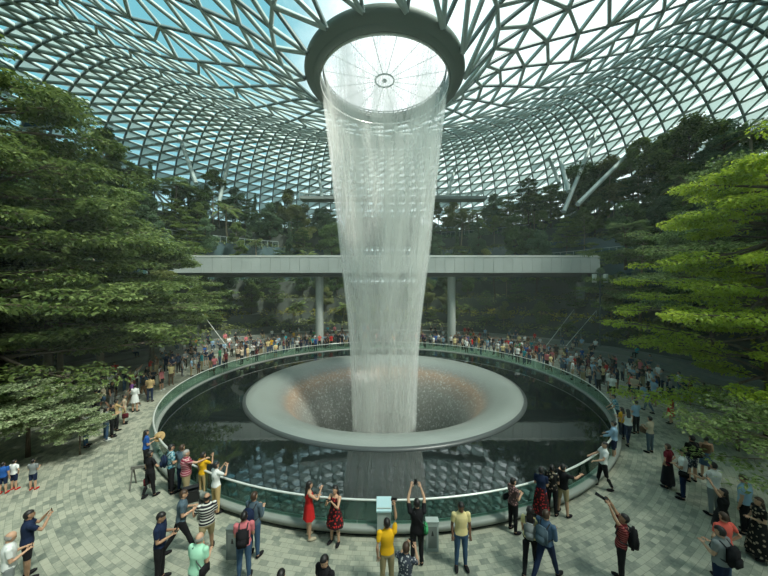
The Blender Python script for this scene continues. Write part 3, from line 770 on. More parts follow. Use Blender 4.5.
for (r, hh, cnt, lv) in rows:
    for side in (-1, 1):
        for i in range(cnt):
            amax = 1.75 if r < 40 else 1.35
            a = side * (0.06 + (amax - 0.06) * ((i + rs.uniform(.15, .85)) / cnt) ** 1.0)
            if abs(a) < .24 and r > 28.5: continue
            key = rs.choice(mixes)
            f = rs.uniform(.75, 1.2)
            if lv == 'low': key = rs.choice(['tree_fern', 'palm', 'olive_bushy', 'mid_layered', 'mid_bushy', 'slender_dark', 'fan_palm', 'tree_fern'])
            h_ = hh * f * (0.55 if key == 'tree_fern' else 0.8 if key in ('palm', 'fan_palm') else 1.0)
            if abs(a) < .6 and r < 30: h_ = min(h_, 4.5)
            # the rim of the wood climbs from the middle out to the sides
            if r > 40: h_ *= 0.78 + 0.5 * min(1, abs(a) / 1.0)
            terrace_plant(key, r + rs.uniform(-.5, .5), a, h_)
place('fan_palm', 'fan_palm', 625, 31, 9.5, 222, 'bright green fan palm with round crown right of the train bridge end', .5, 'palm', k=1.1)
place('conifer', 'conifer', 111, 44, 17.5, 128, 'dark pointed conifer against the glass roof on the left', .5, 'conifer', k=1.2)

# ---- undergrowth that clothes the beds and hangs over the terrace edges
for i, (rt, zt) in enumerate(TER):
    if i < 3: continue
    r2 = TER[i + 1][0] if i + 1 < len(TER) else 46
    for side in (-1, 1):
        amin = (GAP if rt > 29 else 0.0); amax = 1.95
        C = []; R = []
        step = 1.0
        for rr_ in np.arange(rt + .1, r2 - .3, 1.15):
            nA = int((amax - amin) * rr_ / 1.15)
            for q in range(nA):
                a = side * (amin + (amax - amin) * (q + rs.random()) / nA)
                if rs.random() < .12: continue
                r3 = rr_ + rs.uniform(-.2, .4) + tr_off(a); x, y, _ = pol(r3, a)
                h_ = rs.uniform(.25, .75); C.append((x, y, zt + h_ * .5 - (.25 if rr_ < rt + .5 else 0))); R.append((.75, .75, h_))
        V, Q = leaves(np.array(C), np.array(R), int(len(C) * 42), .30, 100 + i * 2 + side, hor=.8, aspect=1.6)
        o = mobj('undergrowth', np_mesh('undergrowth', V, Q, [LM[('dark', 'mid', 'olive', 'yellow')[i % 3 if i != 4 else 3] if i > 3 else 'olive']]))
        tag(o, 'dense low undergrowth filling the %s planting bed %s of the waterfall' % (('first', 'second', 'third', 'fourth', 'fifth', 'sixth', 'seventh', 'topmost')[i - 3], 'left' if side < 0 else 'right'), 'undergrowth'); o['kind'] = 'stuff'
# ================================================================= PEOPLE
def cloth(name, col, pattern=None, col2=None, sc=1.0):
    m, N, L = nt('cloth_' + name)
    out = N.new('ShaderNodeOutputMaterial'); p = N.new('ShaderNodeBsdfPrincipled'); p.inputs['Roughness'].default_value = 0.85
    p.inputs['Specular IOR Level'].default_value = 0.2; L.new(p.outputs[0], out.inputs[0])
    tc = N.new('ShaderNodeTexCoord')
    if pattern is None:
        p.inputs['Base Color'].default_value = (*col, 1); return m
    mx = N.new('ShaderNodeMix'); mx.data_type = 'RGBA'; mx.inputs[6].default_value = (*col, 1); mx.inputs[7].default_value = (*col2, 1)
    if pattern == 'stripe':
        sp = N.new('ShaderNodeSeparateXYZ'); L.new(tc.outputs['Object'], sp.inputs[0])
        a = N.new('ShaderNodeMath'); a.operation = 'MULTIPLY'; a.inputs[1].default_value = 2 * PI / (0.075 * sc); L.new(sp.outputs[2], a.inputs[0])
        b = N.new('ShaderNodeMath'); b.operation = 'SINE'; L.new(a.outputs[0], b.inputs[0])
        c = N.new('ShaderNodeMath'); c.operation = 'GREATER_THAN'; c.inputs[1].default_value = 0.35; L.new(b.outputs[0], c.inputs[0]); L.new(c.outputs[0], mx.inputs[0])
    else:
        v = N.new('ShaderNodeTexVoronoi') if pattern == 'floral' else N.new('ShaderNodeTexChecker')
        v.inputs['Scale'].default_value = 14 * sc; L.new(tc.outputs['Object'], v.inputs['Vector'])
        if pattern == 'floral':
            c = N.new('ShaderNodeMath'); c.operation = 'LESS_THAN'; c.inputs[1].default_value = 0.33; L.new(v.outputs['Distance'], c.inputs[0]); L.new(c.outputs[0], mx.inputs[0])
        else: L.new(v.outputs['Fac'], mx.inputs[0])
    L.new(mx.outputs[2], p.inputs['Base Color'])
    return m
CL = {
 'black': (0.012, 0.012, 0.014), 'navy': (0.012, 0.022, 0.055), 'white': (0.70, 0.72, 0.70), 'grey': (0.20, 0.22, 0.22), 'light_blue': (0.27, 0.42, 0.56),
 'red': (0.50, 0.02, 0.02), 'maroon': (0.13, 0.015, 0.025), 'yellow': (0.75, 0.42, 0.015), 'teal': (0.02, 0.28, 0.32), 'green': (0.05, 0.30, 0.12), 'mint': (0.36, 0.66, 0.48),
 'pink': (0.55, 0.16, 0.18), 'beige': (0.50, 0.43, 0.31), 'khaki': (0.33, 0.27, 0.15), 'tan': (0.50, 0.36, 0.17), 'blue': (0.02, 0.09, 0.32), 'jeans': (0.045, 0.09, 0.16), 'denim': (0.07, 0.12, 0.19),
 'brown': (0.12, 0.07, 0.04), 'orange': (0.62, 0.15, 0.02), 'cream': (0.72, 0.60, 0.30), 'slate': (0.08, 0.12, 0.15), 'coral': (0.7, 0.12, 0.09), 'purple': (0.14, 0.05, 0.2), 'olive': (0.11, 0.12, 0.045),
}
CM = {k: cloth(k, v) for k, v in CL.items()}
CM['maroon_stripe'] = cloth('maroon_stripe', (0.22, 0.02, 0.05), 'stripe', (0.5, 0.30, 0.30), 0.9)
CM['black_stripe'] = cloth('black_stripe', (0.02, 0.02, 0.025), 'stripe', (0.6, 0.6, 0.55), 1.0)
CM['red_stripe'] = cloth('red_stripe', (0.14, 0.015, 0.02), 'stripe', (0.32, 0.10, 0.09), 0.7)
CM['blue_plaid'] = cloth('blue_plaid', (0.04, 0.20, 0.28), 'check', (0.35, 0.5, 0.52), 1.0)
CM['red_floral'] = cloth('red_floral', (0.03, 0.01, 0.012), 'floral', (0.50, 0.03, 0.03), 0.9)
CM['grey_floral'] = cloth('grey_floral', (0.05, 0.06, 0.08), 'floral', (0.45, 0.45, 0.45), 1.3)
CM['pink_floral'] = cloth('pink_floral', (0.10, 0.06, 0.06), 'floral', (0.55, 0.30, 0.28), 1.2)
CM['black_floral'] = cloth('black_floral', (0.012, 0.012, 0.012), 'floral', (0.35, 0.28, 0.2), 0.8)
SK = {'light': pmat('skin_light', (0.52, 0.31, 0.20), 0.6), 'tan': pmat('skin_tan', (0.40, 0.23, 0.14), 0.6), 'brown': pmat('skin_brown', (0.17, 0.085, 0.05), 0.6)}
HM = {'black': pmat('hair_black', (0.010, 0.008, 0.008), 0.5), 'brown': pmat('hair_brown', (0.05, 0.026, 0.014), 0.5), 'grey': pmat('hair_grey', (0.30, 0.29, 0.27), 0.6)}
EYE = pmat('eye_dark', (0.01, 0.008, 0.006), 0.3); LIP = pmat('lip', (0.30, 0.08, 0.07), 0.5)

def V3(*a): return Vector(a)
def arm_pose(kind, s):       # elbow and wrist steps from the shoulder; s = -1 left, +1 right
    D = {'down': (V3(.05 * s, -.02, -.28), V3(.0, .06, -.25)), 'back': (V3(.07 * s, -.10, -.26), V3(-.02 * s, .05, -.25)),
         'phone': (V3(.03 * s, .03, -.28), V3(-.10 * s, .21, .06)), 'fold': (V3(.05 * s, .02, -.28), V3(-.16 * s, .18, .02)),
         'face': (V3(.04 * s, .20, -.17), V3(-.10 * s, .11, .20)), 'up': (V3(.03 * s, .16, .20), V3(-.08 * s, .12, .21)),
         'high': (V3(.05 * s, .08, .27), V3(-.02 * s, .06, .24)), 'point': (V3(.10 * s, .24, -.08), V3(.02 * s, .24, .04)),
         'out': (V3(.12 * s, .08, -.24), V3(.03 * s, .22, .0)), 'hip': (V3(.16 * s, -.06, -.22), V3(-.13 * s, .09, -.18)),
         'lap': (V3(.06 * s, .06, -.27), V3(-.06 * s, .22, -.06)), 'swing': (V3(.04 * s, .10, -.26), V3(-.01 * s, .14, -.20)),
         'rail': (V3(.08 * s, .12, -.24), V3(-.04 * s, .20, -.10))}
    e, w = D[kind]
    return e.normalized() * .285, w.normalized() * .245

def skeleton(pose, female=False, child=False):
    P = dict(pose); J = {}
    sit = P.get('sit', False); lean = P.get('lean', 0.0); tw = P.get('side', 0.0)
    hz = .47 if sit else .92
    up = Matrix.Rotation(-lean, 3, 'X') @ Matrix.Rotation(tw, 3, 'Y')
    pel = V3(0, 0, hz); J['pel'] = pel
    def T(v): return pel + up @ (Vector(v) - V3(0, 0, .92))
    J['T'] = T; J['up'] = up
    sw = .155 if female else .178
    J['neck'] = T((0, -.005, 1.44)); hn = P.get('nod', 0.0)
    J['head'] = T((0, .012 + .04 * math.sin(-hn), 1.585)); J['hrot'] = up @ Matrix.Rotation(hn, 3, 'X')
    for s in (-1, 1):
        k = 'l' if s < 0 else 'r'; a = P.get('arm_' + k, P.get('arms', 'down'))
        e, w = arm_pose(a, s); sh = T((s * sw, 0, 1.385)); J['sh' + k] = sh
        J['el' + k] = sh + up @ e; J['wr' + k] = J['el' + k] + up @ w
        hip = pel + V3(s * .088, 0, -.02); J['hip' + k] = hip
        st = P.get('stride', 0.0) * (1 if s > 0 else -1); sp_ = P.get('spread', .03)
        if sit:
            J['kn' + k] = hip + V3(s * .05, .42, .03); J['an' + k] = J['kn' + k] + V3(0, -.02, -.41); J['toe' + k] = J['an' + k] + V3(s * .02, .17, -.05)
        else:
            th = V3(s * sp_ * .5, .42 * math.sin(st * .9), -.42 * math.cos(st * .9)); J['kn' + k] = hip + th
            bend = -.25 if st < 0 else .0
            ak = J['kn' + k] + V3(s * sp_ * .5, .40 * math.sin(st * .9 + bend) if st else -.01, -.40); ak.z = .075 + (.05 if st < 0 else 0)
            J['an' + k] = ak; J['toe' + k] = ak + V3(s * .03, .17, -.045 - (.05 if st < 0 else 0))
    return J

def body_mesh(pose, female=False, voxel=.03, fingers=False, bulk=1.0):
    J = skeleton(pose, female); mb = MB(); T = J['T']; bones = []
    W = bulk
    lv = [(.845, .135, .10), (.89, .165, .112), (.95, .165, .112), (1.02, .148, .102), (1.09, .135, .096), (1.18, .148, .106), (1.27, .163, .116), (1.34, .168, .108), (1.395, .145, .085), (1.435, .085, .065), (1.46, .056, .056), (1.53, .052, .054)]
    if female: lv = [(.845, .14, .10), (.89, .172, .115), (.95, .168, .112), (1.02, .138, .096), (1.09, .118, .086), (1.18, .128, .096), (1.27, .142, .118), (1.34, .142, .098), (1.395, .122, .075), (1.435, .07, .055), (1.46, .048, .048), (1.53, .045, .047)]
    n = 16; V = []
    for (z, rx, ry) in lv:
        k_ = W if z < 1.4 else 1
        for i in range(n):
            a = 2 * PI * i / n; V.append(tuple(T((rx * k_ * math.cos(a), ry * (k_ ** 1.6) * math.sin(a) + (.02 * (k_ - 1) * 3 if 1 < z < 1.25 else 0), z))))
    Fs = [(i * n + j, i * n + (j + 1) % n, (i + 1) * n + (j + 1) % n, (i + 1) * n + j) for i in range(len(lv) - 1) for j in range(n)]
    Fs += [tuple(range(n - 1, -1, -1)), tuple((len(lv) - 1) * n + j for j in range(n))]
    mb.add(V, Fs)
    bones.append(('torso', T((0, 0, .86)), T((0, 0, 1.40)), .15 * W, .15 * W)); bones.append(('neck', T((0, 0, 1.45)), T((0, 0, 1.52)), .055, .05))
    H = J['head']; hr = J['hrot']
    def hp(x, y, z): return H + hr @ V3(x, y, z)
    mb.ell(hp(0, -.008, .02), (.076, .096, .098), 16, 12, M=hr.to_4x4().to_3x3()); mb.ell(hp(0, .018, -.045), (.056, .070, .068), 12, 10, M=hr)
    mb.ell(hp(0, .088, -.012), (.013, .022, .022), 8, 6, M=hr)
    for s in (-1, 1): mb.ell(hp(s * .077, -.005, -.008), (.010, .018, .030), 8, 6, M=hr)
    bones.append(('head', hp(0, 0, -.05), hp(0, 0, .04), .09, .09))
    HP = {}
    for s, k in ((-1, 'l'), (1, 'r')):
        sh, el, wr = J['sh' + k], J['el' + k], J['wr' + k]; q = .88 if female else 1.0
        mb.ell(sh + V3(0, 0, 0), (.058 * q, .056 * q, .058 * q), 10, 8)
        mb.tube([sh, sh.lerp(el, .4), el, el.lerp(wr, .35), wr], [.052 * q, .048 * q, .038 * q, .039 * q, .026 * q], 10)
        d = (wr - el).normalized(); side = d.cross(V3(0, 0, 1)); side = side.normalized() if side.length > .2 else V3(1, 0, 0); nn = side.cross(d)
        pc = wr + d * .045; HP[k] = wr + d * .085
        R3 = Matrix((side, d, nn)).transposed(); mb.ell(pc, (.040, .052, .020), 10, 8, M=R3)
        J['hand' + k] = (pc, side, d, nn)
        if not fingers: mb.ell(wr + d * .10, (.034, .045, .018), 8, 6, M=R3)
        bones += [('uarm', sh, el, .055, .04), ('farm', el, wr, .04, .03), ('hand', wr + d * .02, wr + d * .14, .035, .03)]
        hip, kn, an, toe = J['hip' + k], J['kn' + k], J['an' + k], J['toe' + k]
        mb.tube([hip + V3(0, 0, .03), hip.lerp(kn, .3), kn, kn.lerp(an, .3), kn.lerp(an, .7), an], [.088 * W, .082 * W, .055, .056, .042, .036], 12)
        fd = (toe - an); fd.z = 0; fd.normalize(); fc = an.lerp(toe, .42); fc.z = min(an.z, toe.z + .04) - .02
        R4 = Matrix((V3(fd.y, -fd.x, 0), fd, V3(0, 0, 1))).transposed(); mb.ell(fc, (.046, .135, .042), 12, 8, M=R4)
        bones += [('thigh', hip, kn, .085, .06), ('shin', kn, an, .055, .04), ('foot', an + V3(0, 0, -.03), toe, .045, .04)]
    me = mb.mesh('person', SK['tan'])
    o = bpy.data.objects.new('tmp', me); COL.objects.link(o)
    md = o.modifiers.new('r', 'REMESH'); md.mode = 'VOXEL'; md.voxel_size = voxel; md.use_smooth_shade = True
    sm = o.modifiers.new('s', 'SMOOTH'); sm.factor = .5; sm.iterations = 2 if voxel < .02 else 1
    dg = bpy.context.evaluated_depsgraph_get(); dg.update()
    out = bpy.data.meshes.new_from_object(o.evaluated_get(dg))
    bpy.data.objects.remove(o); bpy.data.meshes.remove(me)
    nv = len(out.vertices); co = np.empty(nv * 3, np.float32); out.vertices.foreach_get('co', co); co = co.reshape(-1, 3)
    no = np.empty(nv * 3, np.float32); out.vertices.foreach_get('normal', no); no = no.reshape(-1, 3)
    pol_ = np.empty(len(out.loops), np.int32); out.loops.foreach_get('vertex_index', pol_)
    tot = np.empty(len(out.polygons), np.int32); out.polygons.foreach_get('loop_total', tot)
    Q = pol_.reshape(-1, 4) if (tot == 4).all() else None
    bpy.data.meshes.remove(out)
    best = np.full(nv, 1e9); reg_ = np.zeros(nv, int); tt = np.zeros(nv); names = [b[0] for b in bones]
    for i, (_, a, b, ra, rb) in enumerate(bones):
        a = np.array(a); b = np.array(b); ab = b - a; t = np.clip(((co - a) @ ab) / (ab @ ab), 0, 1)
        dd = np.linalg.norm(co - a - t[:, None] * ab, axis=1) / (ra + (rb - ra) * t)
        m_ = dd < best; best[m_] = dd[m_]; reg_[m_] = i; tt[m_] = t[m_]
    rn = np.array(names)[reg_]
    extra = None
    if fingers:
        fb_ = MB()
        for s, k in ((-1, 'l'), (1, 'r')):
            pc, side, d, nn = J['hand' + k]
            for f, (off, ln) in enumerate(((-.030, .060), (-.010, .072), (.010, .068), (.028, .054))):
                b0 = pc + side * off + d * .035; b1 = b0 + d * ln * .5 - nn * .006; b2 = b1 + d * ln * .38 - nn * .026
                fb_.tube([b0, b1, b2], [.0095, .0088, .007], 6)
            th = pc + side * (-.036 * s) - d * .012
            fb_.tube([th, th + side * (-.022 * s) + d * .022, th + side * (-.026 * s) + d * .050 - nn * .008], [.012, .0105, .008], 6)
        extra = fb_
    return dict(co=co, no=no, Q=Q, rn=rn, t=tt, J=J, HP=HP, extra=extra)

def sub_mesh(B, mask, name, thick, mats, both=True):
    Q = B['Q']; fm = mask[Q].sum(1) >= 3; q = Q[fm]
    if len(q) == 0: return None
    u, inv = np.unique(q, return_inverse=True)
    V = B['co'][u] + B['no'][u] * thick
    return np_mesh(name, V, inv.reshape(-1, 4), mats, True)

def skirt(B, name, mat, z_top, z_hem, r_top=.15, r_hem=.24, wav=.012):
    J = B['J']; pel = J['pel']; n = 28; V = []; Fs = []; L_ = 8
    kx = (J['knl'] + J['knr']) / 2
    for i in range(L_ + 1):
        t = i / L_; z = z_top + (z_hem - z_top) * t
        if z > .92: c = J['T']((0, 0, z)); 
        else: c = pel.lerp(V3((J['knl'].x + J['knr'].x) / 2, (J['knl'].y + J['knr'].y) / 2, .49), min(1, (.92 - z) / .43)); c = V3(c.x, c.y, z)
        r = r_top + (r_hem - r_top) * (t ** .8)
        if i == 0: r = r_top
        for k in range(n):
            a = 2 * PI * k / n; rr = r * (1 + wav / r * t * math.sin(7 * a))
            V.append((c.x + rr * math.cos(a), c.y + rr * .78 * math.sin(a), c.z))
    for i in range(L_):
        for k in range(n): Fs.append((i * n + k, i * n + (k + 1) % n, (i + 1) * n + (k + 1) % n, (i + 1) * n + k))
    return np_mesh(name, V, Fs, [mat], True)

def parts_of(B, sp_):
    """meshes of hair, top, bottom and shoes for one body"""
    co, rn, t, J = B['co'], B['rn'], B['t'], B['J']; out = {}
    H = J['head']; hr = np.array(J['hrot'].transposed())
    lc = (co - np.array(H)) @ hr.T
    hair = sp_.get('hair', 'short')
    hd = (rn == 'head') | (rn == 'neck')
    if hair == 'short': m = hd & ((lc[:, 2] > .045) | ((lc[:, 1] < -.02) & (lc[:, 2] > -.055)) ) & ~((lc[:, 1] > .065) & (lc[:, 2] < .062))
    elif hair == 'bald': m = hd & (lc[:, 1] < .015) & (lc[:, 2] < .045) & (lc[:, 2] > -.05)
    else: m = hd & ((lc[:, 2] > .05) | ((lc[:, 1] < .01) & (lc[:, 2] > -.16))) & ~((lc[:, 1] > .06) & (lc[:, 2] < .065))
    out['hair'] = (m, .012 if hair != 'bald' else .005)
    slv = {'none': 0.0, 'short': .62, 'long': 9}[sp_.get('sleeve', 'short')]
    top = (rn == 'torso') & (t > sp_.get('top_from', .10))
    if slv: top |= (rn == 'uarm') & (t < slv)
    if slv > 1: top |= (rn == 'uarm') | ((rn == 'farm') & (t < .9))
    if slv == 0: top &= (t < .97)
    out['top'] = (top, .014)
    leg = {'long': 9, 'short': .85, 'mini': .4}[sp_.get('leg', 'long')]
    bot = ((rn == 'torso') & (t < .26)) | ((rn == 'thigh') & (t < leg))
    if leg > 1: bot |= (rn == 'thigh') | ((rn == 'shin') & (t < .93))
    out['bottom'] = (bot, .009)
    out['shoes'] = ((rn == 'foot') | ((rn == 'shin') & (t > .94)), .008)
    return out

def long_hair(B, length=.26):
    J = B['J']; H = J['head']; hr = J['hrot']; mb = MB()
    pts = [H + hr @ V3(0, -.035, .06), H + hr @ V3(0, -.07, -.03), H + hr @ V3(0, -.085, -.12), H + hr @ V3(0, -.10, -.12) + V3(0, -.01, -length * .6), H + hr @ V3(0, -.10, -.12) + V3(0, 0, -length)]
    n = 10; rad = [(.05, .04), (.078, .045), (.085, .04), (.082, .032), (.04, .015)]; V = []; Fs = []
    for p, (rx, ry) in zip(pts, rad):
        for k in range(n): a = 2 * PI * k / n; V.append((p.x + rx * math.cos(a), p.y + ry * math.sin(a), p.z))
    for i in range(4):
        for k in range(n): Fs.append((i * n + k, i * n + (k + 1) % n, (i + 1) * n + (k + 1) % n, (i + 1) * n + k))
    Fs += [tuple(range(n)), tuple(4 * n + k for k in range(n - 1, -1, -1))]
    return V, Fs

def setmat(o, m, i=0):
    o.material_slots[i].link = 'OBJECT'; o.material_slots[i].material = m

def person(x, y, z, face, h, sp_, label, B=None, voxel=.017, fingers=True, group=None):
    """one posed figure: body, and hair, clothes and shoes as its children"""
    if B is None: B = body_mesh(sp_.get('pose', {}), sp_.get('f', False), voxel, fingers, sp_.get('bulk', 1.0))
    sk = SK[sp_.get('skin', 'light')]; body = np_mesh('person', B['co'], B['Q'], [sk], True)
    if B['extra'] is not None:
        nb = len(B['co']); ev = np.array(B['extra'].v); body2 = np_mesh('person', np.vstack([B['co'], ev]), [tuple(q) for q in B['Q'].tolist()] + [tuple(i + nb for i in f) for f in B['extra'].f], [sk], True)
        bpy.data.meshes.remove(body); body = body2
    o = bpy.data.objects.new('person', body); link(o); s_ = h / 1.70
    o.location = (x, y, z); o.rotation_euler = (0, 0, face); o.scale = (s_, s_, s_); tag(o, label, 'person', group)
    pr = parts_of(B, sp_); hm = HM[sp_.get('hc', 'black')]
    hv = sub_mesh(B, pr['hair'][0], 'hair', pr['hair'][1], [hm])
    if sp_.get('hair') == 'long' and hv:
        lv_, lf = long_hair(B, sp_.get('hlen', .24)); nb = len(hv.vertices)
        vv = [tuple(v.co) for v in hv.vertices] + lv_; ff = [tuple(p.vertices) for p in hv.polygons] + [tuple(i + nb for i in f) for f in lf]
        bpy.data.meshes.remove(hv); hv = np_mesh('hair', vv, ff, [hm], True)
    if hv: mobj('hair', hv, o)
    J = B['J']; H = J['head']; hr = J['hrot']; em = MB()
    for s in (-1, 1): em.ell(H + hr @ V3(s * .031, .082, .012), (.012, .006, .006), 8, 5, M=hr)
    em.build('eyes', EYE, o); MB().ell(H + hr @ V3(0, .086, -.052), (.022, .006, .006), 8, 5, M=hr).build('mouth', LIP, o)
    dress = sp_.get('dress')
    tm = CM[sp_.get('top', 'white')]; bm_ = CM[sp_.get('bottom', 'black')]
    me = sub_mesh(B, pr['top'][0], 'shirt', pr['top'][1], [tm])
    mobj('dress_bodice' if dress else 'shirt', me, o)
    if dress:
        mobj('dress_skirt', skirt(B, 'dress_skirt', tm, 1.06, dress, .145, sp_.get('flare', .23) + .02), o)
    elif sp_.get('skirt'):
        mobj('skirt', skirt(B, 'skirt', bm_, 1.05, sp_['skirt'], .145, sp_.get('flare', .25)), o)
    else:
        me = sub_mesh(B, pr['bottom'][0], 'trousers', pr['bottom'][1], [bm_]); mobj('shorts' if sp_.get('leg') in ('short', 'mini') else 'trousers', me, o)
    me = sub_mesh(B, pr['shoes'][0], 'shoes', pr['shoes'][1], [CM[sp_.get('shoe', 'black')]])
    if me: mobj('shoes', me, o)
    o['_j'] = 0
    del o['_j']
    return o, B

# ---- things people carry
PH = pmat('phone_black', (0.01, 0.01, 0.012), 0.2); BAGB = pmat('bag_black', (0.012, 0.013, 0.016), 0.6); STRAW = pmat('straw', (0.42, 0.28, 0.12), 0.9, noise=.3, nscale=60)
def W(o, B, v):              # a point of the body out in the place
    bpy.context.view_layer.update()
    return o.matrix_basis @ Vector(v)
def rbox(mb, sx, sy, sz, r=.01, M_=None):
    bm = bmesh.new(); bmesh.ops.create_cube(bm, size=1); bmesh.ops.scale(bm, vec=(sx, sy, sz), verts=bm.verts)
    bmesh.ops.bevel(bm, geom=list(bm.edges), offset=r, segments=2, affect='EDGES')
    vs = [v.co.copy() for v in bm.verts]; fs = [tuple(v.index for v in f.verts) for f in bm.faces]; bm.free()
    if M_ is not None: vs = [M_ @ v for v in vs]
    return mb.add([tuple(v) for v in vs], fs)
phone_me = rbox(MB(), .155, .012, .078, .005).mesh('phone', PH); phone_v = rbox(MB(), .078, .012, .155, .005).mesh('phone', PH)
def phone(o, B, who, hands='both', vert=False):
    J = B['J']
    if hands == 'both': p = (Vector(B['HP']['l']) + Vector(B['HP']['r'])) / 2 + V3(0, .03, .03)
    else: p = Vector(B['HP'][hands]) + V3(0, .02, .05)
    q = bpy.data.objects.new('phone', phone_v if vert else phone_me); link(q); q.location = W(o, B, p); q.rotation_euler = o.rotation_euler
    tag(q, 'black phone held up by the ' + who, 'phone'); return q
def backpack(o, B, who, col='black', big=1.0):
    J = B['J']; c = J['T']((0, -.20, 1.20)); R3 = J['up'].to_4x4(); mb = MB()
    M1 = Matrix.Translation(c) @ R3; e = empty('backpack', (0, 0, 0)); e.location = o.location; e.rotation_euler = o.rotation_euler; e.scale = o.scale
    rbox(mb, .29 * big, .15, .42 * big, .05, M1); mb.build('bag_body', CM[col], e, True)
    pk = MB(); rbox(pk, .22 * big, .05, .19 * big, .02, M1 @ Matrix.Translation((0, -.09, -.08))); pk.build('front_pocket', CM[col], e, True)
    for s in (-1, 1):
        st = MB(); st.tube([J['T']((s * .09, -.15, 1.36)), J['T']((s * .10, -.04, 1.435)), J['T']((s * .10, .10, 1.36)), J['T']((s * .12, .135, 1.22)), J['T']((s * .15, .02, 1.08)), J['T']((s * .10, -.14, 1.05))], .017, 6); st.build('shoulder_strap', BAGB, e)
    tag(e, '%s backpack worn by the %s' % (col.replace('_', ' '), who), 'backpack'); return e
def sling(o, B, who, col='black', hip=1, z=.93):
    J = B['J']; e = empty('shoulder_bag', o.location); e.rotation_euler = o.rotation_euler; e.scale = o.scale
    c = J['T']((hip * .22, -.04, z)); mb = MB(); rbox(mb, .10, .26, .20, .03, Matrix.Translation(c)); mb.build('bag_body', CM[col], e, True)
    st = MB(); st.tube([c + V3(0, -.08, .10), J['T']((hip * .09, -.135, 1.20)), J['T']((-hip * .08, -.08, 1.43)), J['T']((-hip * .08, .09, 1.40)), J['T']((hip * .08, .145, 1.18)), c + V3(0, .10, .10)], .012, 5); st.build('strap', BAGB, e)
    tag(e, '%s shoulder bag hanging on the %s' % (col, who), 'bag'); return e
def handbag(o, B, who, col, hand='l', word='handbag'):
    p = Vector(B['HP'][hand]); e = empty(word, o.location); e.rotation_euler = o.rotation_euler; e.scale = o.scale
    mb = MB(); rbox(mb, .10, .30, .28, .03, Matrix.Translation(p + V3(0, 0, -.26))); mb.build('bag_body', CM[col], e, True)
    st = MB(); st.tube([p + V3(0, -.10, -.13), p + V3(0, -.05, -.01), p + V3(0, .05, -.01), p + V3(0, .10, -.13)], .010, 5); st.build('handle', CM[col], e)
    tag(e, '%s %s carried by the %s' % (col, word.replace('_', ' '), who), 'bag'); return e

def facing(x, y, tx=None, ty=None):
    tx = CX if tx is None else tx; ty = CY if ty is None else ty
    return math.atan2(-(tx - x), ty - y)
def fdir(deg):               # deg: 0 = away from the viewer, 90 = to the left, -90 = to the right
    return math.radians(deg)

P_STAND = {'arms': 'down'}
def fp(px, py, h, face, label, who=None, carry=(), z=0.0, **s):
    x, y = gp(px, py)
    if not isinstance(face, (int, float)): f = facing(x, y)
    else: f = fdir(face)
    o, B = person(x, y, z, f, h, s, label, voxel=.016 if py > 470 else .022, fingers=py > 480)
    who = who or label
    for c in carry:
        if c[0] == 'phone': phone(o, B, who, *c[1:])
        elif c[0] == 'backpack': backpack(o, B, who, *c[1:])
        elif c[0] == 'sling': sling(o, B, who, *c[1:])
        elif c[0] == 'bag': handbag(o, B, who, *c[1:])
    return o, B
F_ = dict
NEAR = []
def add(*a, **k): 
    r = fp(*a, **k); NEAR.append((r[0].location.x, r[0].location.y)); return r
# ---------- front left
add(27, 579, 1.70, -35, 'person in navy polo and black shorts raising a phone with both arms, front left', 'man in navy polo and black shorts, front left', [('phone', 'both')], top='navy', bottom='black', leg='short', pose=F_(arms='face', lean=.05, nod=.1), skin='tan')
add(9, 606, 1.68, -40, 'balding person in pale shirt looking down at a phone at the left frame edge', 'balding man in pale shirt', [('phone', 'both')], top='white', bottom='grey', hair='bald', hc='grey', pose=F_(arms='phone', nod=-.35))
add(33, 490, 1.12, 10, 'child in grey shirt with red shoes standing apart on the left plaza', top='grey', bottom='navy', leg='short', shoe='red', pose=F_(arms='phone'))
add(14, 490, 1.10, 0, 'child in white top and dark shorts with red shoes, middle of three kids', top='white', bottom='navy', leg='short', shoe='red', pose=F_(arms='hip'))
add(3, 494, 1.14, 20, 'child in blue shirt with red shoes at the left frame edge', top='blue', bottom='navy', leg='short', shoe='red', pose=F_(arms='down'))
add(150, 497, 1.62, -20, 'person in black blouse and trousers beside the A-shaped wooden stand', 'woman in black by the A-shaped stand', [('bag', 'maroon', 'l')], f=True, top='black', bottom='black', hair='short', pose=F_(arm_r='out', arm_l='down', stride=.1))
oB = add(146, 470, 1.62, 'c', 'person in bright blue top holding a straw hat by the left bend of the railing', f=True, top='blue', bottom='black', hair='long', pose=F_(arm_l='out', arm_r='fold'))
p = W(oB[0], oB[1], Vector(oB[1]['HP']['l']) + V3(-.02, .12, -.02)); e = empty('straw_hat', p); tag(e, 'wide straw hat held by the person in the bright blue top', 'hat'); e.rotation_euler = (.9, .3, 0)
MB().lathe([(.0, .11), (.07, .10), (.09, .03), (.095, .0)], 20).build('crown', STRAW, e, True); MB().lathe([(.095, .0), (.20, -.01), (.21, -.02), (.095, -.008)], 20).build('brim', STRAW, e, True)
add(171, 493, 1.74, -40, 'person in teal checked shirt with navy backpack leaning towards the railing', 'man in teal checked shirt', [('backpack', 'navy', .95)], top='blue_plaid', bottom='black', pose=F_(arms='fold', nod=-.1))
add(182, 492, 1.70, -10, 'person in dark grey top half hidden between checked and maroon striped shirts', top='slate', bottom='navy', pose=F_(arms='fold'), hc='brown')
add(186, 501, 1.76, -48, 'heavy person in maroon striped polo and khaki shorts pointing at the pool', top='maroon_stripe', bottom='khaki', leg='short', hair='short', hc='grey', bulk=1.2, pose=F_(arm_r='point', arm_l='down', spread=.08))
add(203, 498, 1.60, -20, 'person in yellow top lifting a hand beside the white top and tan trousers', f=True, top='yellow', bottom='tan', pose=F_(arm_r='face', arm_l='down'), skin='tan')
